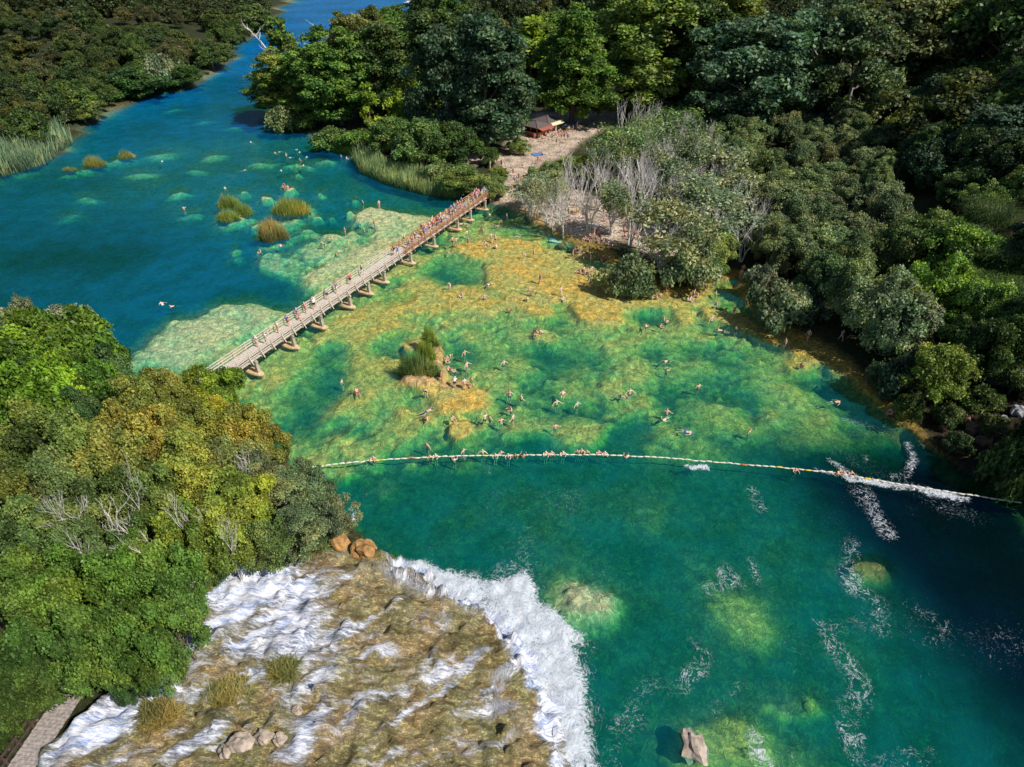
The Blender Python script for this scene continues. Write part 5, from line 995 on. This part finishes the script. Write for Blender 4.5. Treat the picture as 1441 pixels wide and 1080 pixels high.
POSES = dict(
    stand=J(), hips=J(el_l=(.36, .05, 1.2), wr_l=(.2, -.04, 1.02), pa_l=(.15, -.07, 1.0), el_r=(-.36, .05, 1.2), wr_r=(-.2, -.04, 1.02), pa_r=(-.15, -.07, 1.0)),
    walk=J(kn_l=(.1, -.22, .52), an_l=(.1, -.26, .1), toe_l=(.11, -.43, .08), kn_r=(-.1, .1, .5), an_r=(-.1, .34, .16), toe_r=(-.11, .22, .05), el_l=(.26, .14, 1.16), wr_l=(.25, .1, .92), pa_l=(.25, .07, .85), el_r=(-.26, -.1, 1.17), wr_r=(-.24, -.26, .98), pa_r=(-.23, -.32, .93)),
    wade=J(el_l=(.40, -.02, 1.24), wr_l=(.56, -.14, 1.1), pa_l=(.62, -.18, 1.08), el_r=(-.40, .0, 1.22), wr_r=(-.54, -.12, 1.06), pa_r=(-.6, -.16, 1.04)),
    bend=J(spine=(0, -.08, 1.1), chest=(0, -.26, 1.22), neck=(0, -.38, 1.30), jaw=(0, -.45, 1.33), crown=(0, -.52, 1.43), sh_l=(.19, -.32, 1.26), sh_r=(-.19, -.32, 1.26), el_l=(.24, -.38, .98), wr_l=(.2, -.44, .74), pa_l=(.18, -.46, .67), el_r=(-.24, -.36, .98), wr_r=(-.2, -.4, .74), pa_r=(-.18, -.42, .67)),
    sit=J(pelvis=(0, 0, .13), spine=(0, .06, .30), chest=(0, .06, .52), neck=(0, .02, .67), jaw=(0, -.02, .75), crown=(0, -.01, .87), sh_l=(.19, .04, .60), sh_r=(-.19, .04, .60), el_l=(.27, -.1, .38), wr_l=(.18, -.34, .40), pa_l=(.14, -.40, .42), el_r=(-.27, -.1, .38), wr_r=(-.18, -.34, .40), pa_r=(-.14, -.40, .42), hip_l=(.1, -.03, .12), hip_r=(-.1, -.03, .12), kn_l=(.14, -.40, .38), kn_r=(-.14, -.40, .36), an_l=(.13, -.56, .06), an_r=(-.13, -.58, .06), toe_l=(.14, -.74, .04), toe_r=(-.14, -.76, .04)),
    swim=J(pelvis=(0, .15, -.06), spine=(0, -.03, -.02), chest=(0, -.24, .02), neck=(0, -.38, .08), jaw=(0, -.44, .15), crown=(0, -.43, .27), sh_l=(.19, -.30, .0), sh_r=(-.19, -.30, .0), el_l=(.32, -.52, -.04), wr_l=(.2, -.72, -.02), pa_l=(.18, -.79, -.02), el_r=(-.34, -.5, -.04), wr_r=(-.24, -.70, -.02), pa_r=(-.22, -.77, -.02), hip_l=(.09, .2, -.07), hip_r=(-.09, .2, -.07), kn_l=(.2, .52, -.14), kn_r=(-.2, .52, -.14), an_l=(.24, .9, -.1), an_r=(-.16, .92, -.18), toe_l=(.27, 1.05, -.12), toe_r=(-.2, 1.08, -.2)),
    float=J(pelvis=(0, .1, -.02), spine=(0, -.08, .0), chest=(0, -.28, .02), neck=(0, -.42, .04), jaw=(0, -.50, .08), crown=(0, -.61, .11), sh_l=(.2, -.34, .02), sh_r=(-.2, -.34, .02), el_l=(.36, -.16, -.03), wr_l=(.40, .08, -.02), pa_l=(.40, .15, -.02), el_r=(-.38, -.2, -.03), wr_r=(-.50, .0, .0), pa_r=(-.53, .06, .0), hip_l=(.09, .16, -.04), hip_r=(-.09, .16, -.04), kn_l=(.11, .56, -.03), kn_r=(-.12, .56, -.06), an_l=(.12, .95, -.10), an_r=(-.15, .94, -.16), toe_l=(.12, 1.05, -.02), toe_r=(-.15, 1.05, -.08)),
    hold=J(el_l=(.3, -.2, 1.34), wr_l=(.24, -.42, 1.42), pa_l=(.22, -.49, 1.43), el_r=(-.3, -.2, 1.34), wr_r=(-.24, -.42, 1.42), pa_r=(-.22, -.49, 1.43)))
PM = {}
for k_, j_ in POSES.items():
    b_, j_, f_, h_ = grow(j_); PM[k_] = dict(body=b_, **garments(b_, j_, f_, h_))
    for q_ in PM[k_].values(): q_.materials.append(None)
def cloth(name, c): M[name] = simple(name, c, .75, .12, 8); return M[name]
SK = [cloth('skin_fair', (.84, .58, .46)), cloth('skin_tan', (.72, .45, .31)), cloth('skin_red', (.78, .44, .33)), cloth('skin_brown', (.48, .25, .15))]
HR = dict(dark=cloth('hair_dark', (.03, .02, .015)), brown=cloth('hair_brown', (.11, .06, .03)), fair=cloth('hair_fair', (.45, .30, .13)), white=cloth('cap_white', (.82, .81, .78)), straw=cloth('hat_straw', (.70, .58, .36)), blue=cloth('cap_blue', (.08, .16, .50)), red=cloth('cap_red', (.6, .06, .04)))
CL = {n: cloth('cloth_'+n, c) for n, c in dict(red=(.65, .05, .05), blue=(.05, .14, .55), navy=(.03, .05, .15), white=(.80, .80, .78), black=(.02, .02, .022), grey=(.32, .32, .34), yellow=(.75, .58, .06), green=(.08, .36, .16), pink=(.75, .25, .34), orange=(.75, .26, .05), purple=(.26, .10, .46), turquoise=(.06, .45, .48), brown=(.22, .12, .07), lime=(.45, .62, .06)).items()}
HN = dict(dark='dark haired', brown='brown haired', fair='fair haired', white='white capped', straw='straw hatted', blue='blue capped', red='red capped')
def person(x, y, z, pose, rz, label, group, top=None, bottom='black', hair='dark', skin=0, scale=1.0, swim_top=None):
    e = thing('person', label, 'person', (x, y, z), rz, group); e.scale = (scale,)*3; pm = PM[pose]
    def add(n, m):
        o = bpy.data.objects.new(n, pm[n]); COL.objects.link(o); o.parent = e; o.material_slots[0].link = 'OBJECT'; o.material_slots[0].material = m
    add('body', SK[skin % 4]); add('hair', HR[hair])
    if bottom: add('shorts', CL[bottom])
    if top: add('shirt', CL[top])
    elif swim_top: add('swim_top', CL[swim_top])
    return e
ORD = ['leftmost', 'second from left', 'third from left', 'fourth from left', 'fifth from left', 'sixth from left', 'seventh from left', 'eighth from left', 'ninth from left', 'tenth from left']+[f'{n} from left' for n in ('eleventh', 'twelfth', 'thirteenth', 'fourteenth', 'fifteenth', 'sixteenth', 'seventeenth', 'eighteenth', 'nineteenth', 'twentieth', 'twenty first', 'twenty second', 'twenty third', 'twenty fourth')]
VERB = dict(stand='bather standing', hips='bather', walk='bather walking', wade='bather wading', bend='bather bending', sit='bather sitting', swim='swimmer', float='floating swimmer', hold='upright swimmer'); VB2 = dict(stand='person', hips='person', walk='walker', bend='person', sit='seated person')
def crew(place, group, rows, dv=2.0):
    """rows: (u, v, pose, look) in photo positions; look = dict(hair, top, bottom, skin, rz, deep)"""
    rows = sorted(rows, key=lambda r: r[0])
    for i, (u, v, pose, k) in enumerate(rows):
        k = dict(k); rz = k.pop('rz', random.uniform(0, 6.28)); deep = k.pop('deep', None); dry = k.pop('dry', False); what = k.pop('what', None)
        k.setdefault('hair', random.choice(['dark', 'dark', 'dark', 'brown', 'fair'])); k.setdefault('skin', random.choice([0, 0, 1, 1, 2])); k.setdefault('bottom', random.choice(['black', 'navy', 'blue', 'red', 'grey', 'green']))
        if dry: z = .3; 
        z = 0.0
        for _ in range(3):
            p = P(u, v+dv, z); g_ = ground(p[0], p[1]); z = max(g_, 0)
        if pose in ('swim', 'float'): z = -.02 if pose == 'swim' else -.01
        elif pose == 'sit': z = max(g_, -.35)
        elif deep is not None: z = -deep
        else: z = max(g_, -1.2)
        wear = f" in a {k['top']} shirt" if k.get('top') else ''
        lab = what or f"{HN[k['hair']]} {VERB[pose]}, {ORD[i]} {place}"
        person(p[0], p[1], z, pose, rz, lab, group, scale=k.pop('size', random.uniform(.93, 1.06)), **k)
N_ = {}
crew('in the river above the reed islands', 'swimmers in the river above the reed islands', [(355, 154, 'swim', N_), (354, 199, 'swim', dict(hair='white')), (228, 226, 'swim', N_), (317, 264, 'swim', dict(hair='white')), (259, 293, 'hold', dict(deep=1.15, skin=2)), (388, 214, 'swim', N_), (394, 212, 'swim', N_), (403, 218, 'wade', dict(deep=1.0)), (409, 220, 'swim', N_), (416, 209, 'swim', N_), (421, 213, 'swim', N_), (431, 220, 'swim', N_), (422, 225, 'wade', dict(deep=.9)), (426, 232, 'swim', dict(hair='white', skin=2)), (396, 239, 'swim', N_), (343, 238, 'swim', dict(skin=2))])
crew('on the flat lake rock', 'bathers on the flat rock in the lake', [(398, 262, 'sit', dict(hair='white', top='white')), (401, 264, 'stand', dict(top='red', bottom='red')), (405, 263, 'sit', dict(skin=2))])
crew('on the shelf upstream of the bridge', 'bathers on the pale shelf upstream of the bridge', [(510, 283, 'wade', N_), (534, 290, 'stand', dict(skin=2)), (485, 323, 'hips', dict(bottom='white', skin=2)), (467, 334, 'sit', N_), (456, 341, 'bend', dict(hair='white')), (507, 312, 'wade', N_), (512, 324, 'stand', dict(skin=2)), (527, 315, 'stand', dict(bottom='white', skin=2)), (476, 353, 'swim', N_), (395, 344, 'float', dict(bottom='white')), (366, 353, 'sit', N_)])
crew('at the edge of the cove', 'bathers at the edge of the cove', [(480, 219, 'stand', dict(skin=2)), (488, 222, 'sit', N_), (497, 220, 'sit', dict(skin=2))])
crew('off the near edge of the shelf', 'two swimmers off the near edge of the pale shelf', [(228, 426, 'float', dict(bottom='white')), (244, 429, 'swim', dict(hair='red'))])
crew('right of the bridge far half', 'bathers right of the far half of the bridge', [(689, 302, 'sit', N_), (713, 303, 'wade', N_), (698, 316, 'swim', N_), (705, 315, 'stand', dict(skin=3)), (650, 313, 'swim', N_), (658, 315, 'swim', N_), (657, 329, 'wade', dict(deep=.8)), (679, 324, 'wade', dict(deep=.9)), (637, 342, 'wade', N_), (642, 344, 'hips', N_), (659, 343, 'stand', dict(skin=2)), (631, 354, 'swim', N_), (682, 344, 'bend', dict(bottom='white')), (687, 343, 'swim', N_), (691, 338, 'wade', N_), (697, 340, 'stand', dict(skin=0)), (698, 347, 'sit', N_)])
crew('in the golden shallows', 'waders in the golden shallows', [(633, 403, 'bend', dict(bottom='white')), (650, 414, 'sit', N_), (682, 418, 'wade', dict(deep=.9)), (688, 398, 'swim', N_), (717, 433, 'swim', dict(skin=3)), (728, 331, 'swim', dict(bottom='white')), (738, 361, 'bend', dict(bottom='white')), (751, 360, 'stand', dict(bottom='red', what='dark haired wader in bright red shorts in the golden shallows')), (760, 396, 'stand', dict(top='purple', bottom='purple', what='wader in a purple dress alone in the golden shallows')), (744, 412, 'hips', dict(hair='fair')), (754, 414, 'bend', N_), (742, 421, 'sit', N_), (789, 414, 'walk', dict(bottom='white')), (792, 420, 'sit', N_), (828, 398, 'walk', dict(skin=1))])
crew('off the crowded rocks', 'bathers in the water below the crowded rocks', [(806, 361, 'stand', dict(skin=3)), (816, 359, 'stand', dict(skin=1)), (829, 356, 'stand', dict(skin=1)), (831, 364, 'wade', dict(bottom='white')), (816, 382, 'sit', dict(skin=2)), (821, 379, 'sit', dict(skin=2)), (823, 384, 'sit', dict(skin=2)), (827, 381, 'sit', dict(skin=1)), (832, 385, 'wade', N_)])
crew('on the stony shore between grey bushes', 'bathers at the stony shore between the two grey bushes', [(916, 417, 'sit', dict(skin=2)), (924, 418, 'sit', dict(skin=2)), (929, 415, 'sit', dict(skin=2)), (937, 407, 'stand', dict(hair='blue', skin=2)), (972, 419, 'sit', dict(skin=0)), (976, 416, 'stand', dict(skin=0)), (981, 415, 'sit', dict(skin=2)), (968, 420, 'sit', dict(skin=0))])
crew('in the shallows of the right inlet', 'bathers in the shallows of the right inlet', [(1007, 413, 'hips', dict(skin=1)), (1006, 430, 'bend', N_), (1032, 441, 'stand', dict(skin=2)), (1001, 450, 'wade', dict(deep=.9)), (1015, 463, 'swim', N_), (1036, 463, 'bend', dict(skin=1)), (934, 448, 'hips', N_), (937, 452, 'bend', N_), (930, 458, 'sit', dict(skin=2)), (909, 458, 'swim', N_), (1103, 487, 'stand', dict(skin=2)), (1128, 513, 'sit', dict(skin=3)), (938, 506, 'swim', dict(skin=1)), (938, 520, 'hold', dict(deep=1.25))])
crew('on the shaded inlet beach', 'people on the shaded beach of the right inlet', [(1044, 385, 'hips', dict(skin=2)), (1041, 391, 'stand', dict(skin=2, bottom='orange')), (977, 336, 'stand', dict(bottom='blue')), (1135, 478, 'walk', dict(skin=2)), (1182, 478, 'walk', dict(skin=2))])
crew('around the reed islet', 'bathers around the reed islet', [(654, 497, 'wade', dict(deep=1.0)), (657, 514, 'wade', dict(deep=1.0)), (709, 510, 'wade', dict(deep=1.15)), (631, 498, 'bend', dict(skin=0)), (629, 503, 'sit', dict(skin=2)), (628, 508, 'sit', dict(skin=2)), (631, 518, 'sit', dict(skin=2)), (636, 521, 'sit', N_), (622, 536, 'stand', dict(skin=3, bottom='red')), (640, 545, 'bend', dict(top='white', bottom='black', hair='white')), (654, 546, 'stand', dict(bottom='orange', hair='blue')), (664, 543, 'walk', dict(skin=1)), (600, 552, 'bend', dict(skin=0)), (755, 468, 'sit', dict(bottom='white')), (760, 466, 'sit', N_)])
crew('on the lower edge of the shelf', 'bathers on the lower edge of the shelf', [(602, 576, 'swim', dict(what='swimmer on a purple air mat left of the round golden rock')), (601, 588, 'wade', dict(deep=1.1, skin=2)), (637, 588, 'sit', dict(skin=2)), (682, 588, 'hold', dict(deep=1.0)), (689, 588, 'wade', dict(deep=1.0, bottom='black')), (705, 594, 'wade', dict(deep=.9, bottom='white')), (722, 588, 'wade', dict(deep=.9)), (719, 576, 'hold', dict(deep=1.05)), (717, 555, 'wade', dict(deep=1.0, skin=2)), (733, 559, 'wade', dict(deep=1.0)), (481, 536, 'stand', dict(skin=0)), (502, 549, 'swim', dict(skin=2)), (792, 553, 'float', N_), (783, 567, 'wade', dict(deep=1.1)), (812, 569, 'wade', dict(deep=1.1)), (781, 601, 'wade', dict(deep=1.0)), (876, 556, 'swim', dict(skin=2)), (886, 552, 'wade', dict(deep=1.05)), (938, 581, 'wade', dict(deep=1.0)), (936, 588, 'float', dict(skin=0)), (601, 627, 'wade', dict(deep=1.15, skin=2))])
crew('along the float line', 'swimmers along the float line', [(u, v, p, dict(deep=1.22, rz=rz, **k)) for u, v, p, rz, k in [(526, 645, 'hold', 0, dict(skin=2)), (605, 642, 'hold', .3, N_), (613, 641, 'hold', 0, N_), (652, 634, 'wade', 1, dict(skin=2)), (639, 646, 'hold', 3, N_), (679, 636, 'wade', 0, dict(hair='white')), (697, 640, 'hold', 0, N_), (705, 636, 'wade', .4, N_), (715, 641, 'hold', 0, N_), (725, 640, 'hold', 0, dict(skin=3)), (736, 642, 'hold', 3, dict(skin=3)), (768, 638, 'hold', 0, N_), (776, 637, 'hold', .2, dict(hair='fair')), (792, 638, 'hold', 0, N_), (812, 635, 'wade', 0, N_), (818, 635, 'hold', 0, dict(skin=2)), (826, 635, 'hold', 0, N_), (842, 636, 'hold', .2, N_), (851, 637, 'hold', 0, N_), (881, 642, 'hold', 3, dict(skin=1)), (1119, 661, 'hold', 0, dict(skin=2)), (1180, 664, 'hold', .3, dict(skin=2)), (1186, 666, 'wade', 0, dict(skin=2)), (1197, 665, 'hold', 0, dict(skin=2))]])
crew('in the open right half of the pool', 'swimmers in the open right half of the pool', [(983, 543, 'wade', dict(deep=1.2, skin=2)), (1176, 564, 'float', dict(rz=1.7, skin=1)), (1055, 606, 'wade', dict(deep=1.25)), (967, 606, 'float', dict(bottom='blue', rz=1.2, hair='blue')), (1253, 581, 'sit', dict(bottom='red', skin=2)), (1258, 581, 'sit', dict(top='red', hair='red', skin=2))])
def crowd(spots, place, group, poses, dry_z=None, tops=True, size=1.0, scr=True):
    """clothed or bathing people told apart by what they wear"""
    cols = ['white', 'white', 'pink', 'red', 'yellow', 'turquoise', 'grey', 'orange', 'blue', 'lime', 'purple', 'green']; combos = [(t, b, h) for h in HN for t in (sorted(set(cols)) if tops else [None]) for b in ('black', 'blue', 'white', 'red', 'grey', 'green', 'navy')]; random.shuffle(combos); combos.sort(key=lambda c: list(HN).index(c[2]) if not tops else 0); used = set(); ci = 0
    for i, (x, y, z) in enumerate(spots):
        while True:
            t, b, h = combos[ci % len(combos)]; ci += 1
            if (t, b, h) not in used and t != b: used.add((t, b, h)); break
        pose = random.choice(poses)
        lab = f"{HN[h]} {VB2[pose]}, {t} top, {b} shorts, {place}" if t else f"bare chested {HN[h]} {VB2[pose]} in {b} shorts {place}"
        person(x, y, z, pose, random.uniform(0, 6.28), lab, group, top=t, bottom=b, hair=h, skin=random.randrange(3), scale=size*random.uniform(.92, 1.05))
def gp(u, v):
    p = hit(u, v); return (p[0], p[1], max(ground(p[0], p[1]), -.1))
# bridge: a few people on the near half, a queue on the far half
nb = [(.165, .5, 'stand', 'white', 'white', 'white'), (.178, -.1, 'stand', 'white', 'white', 'fair'), (.213, .35, 'stand', 'white', 'yellow', 'straw'), (.238, .35, 'stand', 'blue', 'red', 'dark'), (.265, .5, 'stand', 'blue', 'pink', 'straw'), (.262, .0, 'sit', None, 'black', 'dark'), (.287, .6, 'stand', 'pink', 'pink', 'white'), (.305, .2, 'bend', 'white', 'black', 'dark'), (.312, .55, 'bend', 'white', 'white', 'fair'), (.345, .4, 'bend', 'grey', 'navy', 'brown'), (.372, .45, 'walk', 'purple', 'white', 'dark'), (.412, .3, 'bend', 'red', 'black', 'fair'), (.452, .4, 'walk', 'brown', 'white', 'dark'), (.556, -.05, 'walk', 'navy', 'white', 'dark'), (.562, -.35, 'walk', 'blue', 'blue', 'dark')]
for i, (t, s, pose, top, bot, h) in enumerate(nb):
    q = on_bridge(t, s, .045); person(q.x, q.y, q.z, pose, random.uniform(2.2, 4.2), f"{HN[h]} {VB2[pose]} in {top or bot}, {ORD[i]} on the near half of the footbridge", 'people on the near half of the footbridge', top=top, bottom=bot, hair=h, skin=random.randrange(3))
sp2 = []
while len(sp2) < 70:
    t, s = random.uniform(.60, .995), random.uniform(-.85, .85)
    if random.random() > (.45 if t < .68 else (1 if t < .86 else (.35 if t < .9 else 1))): continue
    q = on_bridge(t, s, .045)
    if all((q-a).length > .42 for a in sp2): sp2.append(q)
crowd([tuple(q) for q in sp2], 'on the crowded half of the footbridge', 'people on the far crowded half of the footbridge', ['stand', 'walk', 'walk', 'stand', 'hips'], size=1.04)
crowd([gp(*a) for a in [(768, 196), (773, 193), (777, 197), (782, 194), (784, 199), (788, 190), (791, 193), (794, 196), (797, 192), (799, 198), (775, 189), (782, 188), (806, 186), (760, 197), (763, 200), (783, 204), (795, 202), (752, 198), (812, 182), (838, 160), (846, 163), (800, 188), (786, 192), (790, 198)]], 'in the kiosk yard', 'people in the yard before the kiosk', ['stand', 'walk', 'hips'])
crowd([gp(*a) for a in [(722, 248), (726, 252), (724, 258), (728, 262), (733, 258), (737, 262), (742, 256), (748, 260), (752, 258), (730, 255), (718, 266), (712, 238), (706, 236), (702, 240), (735, 236), (740, 215), (732, 214), (744, 262), (690, 238), (697, 236), (720, 272), (757, 231), (763, 226)]], 'on the beach path', 'people on the beach path between bridge and kiosk', ['stand', 'walk', 'sit'])
crowd([gp(*a) for a in [(826, 331), (830, 334), (833, 329), (836, 333), (839, 337), (842, 330), (829, 340), (835, 341), (842, 341), (847, 339), (823, 338), (878, 326), (882, 322), (886, 327), (889, 331), (893, 326), (896, 321), (898, 330), (902, 326), (905, 332), (880, 334), (892, 336), (884, 338), (899, 338), (907, 340), (876, 341), (861, 350), (856, 347)]], 'on the crowded rocks', 'sunbathers on the crowded rocks', ['sit', 'sit', 'sit', 'stand'], tops=False)
crowd([gp(*a) for a in [(800, 305), (806, 300), (812, 303), (820, 308), (858, 300), (864, 295), (870, 302), (878, 288), (790, 296), (785, 288), (800, 282), (850, 312), (866, 268), (930, 345), (938, 340)]], 'deeper under the bare trees', 'people resting deeper under the bare trees', ['sit', 'sit', 'stand'])
# ------------------------------------------------------------------ daylight
SUN_EL, SUN_AZ = R(47), math.atan2(.85, -.50)      # azimuth clockwise from +Y
w = bpy.data.worlds.new('World'); scn.world = w; w.use_nodes = True
nt = w.node_tree; bgn = nt.nodes['Background']; sky = nt.nodes.new('ShaderNodeTexSky'); sky.sky_type = 'NISHITA'; sky.sun_disc = False
sky.sun_elevation = SUN_EL; sky.sun_rotation = SUN_AZ; sky.air_density = 1.0; sky.dust_density = .6; sky.ozone_density = 2.0
nt.links.new(sky.outputs[0], bgn.inputs[0]); bgn.inputs[1].default_value = .085
sl = bpy.data.lights.new('sun', 'SUN'); so = bpy.data.objects.new('sun', sl); COL.objects.link(so)
sl.energy = 5.0; sl.angle = R(.5); sl.color = (1.0, .94, .85)
sd = Vector((math.sin(SUN_AZ)*math.cos(SUN_EL), math.cos(SUN_AZ)*math.cos(SUN_EL), math.sin(SUN_EL)))
so.rotation_euler = sd.to_track_quat('Z', 'Y').to_euler()
scn.view_settings.view_transform = 'Standard'; scn.view_settings.look = 'None'; scn.view_settings.exposure = 0
scn.render.engine = 'CYCLES'; cy = scn.cycles
cy.max_bounces = 6; cy.diffuse_bounces = 2; cy.glossy_bounces = 2; cy.transmission_bounces = 3; cy.transparent_max_bounces = 12
cy.use_denoising = True; cy.caustics_reflective = False; cy.caustics_refractive = False
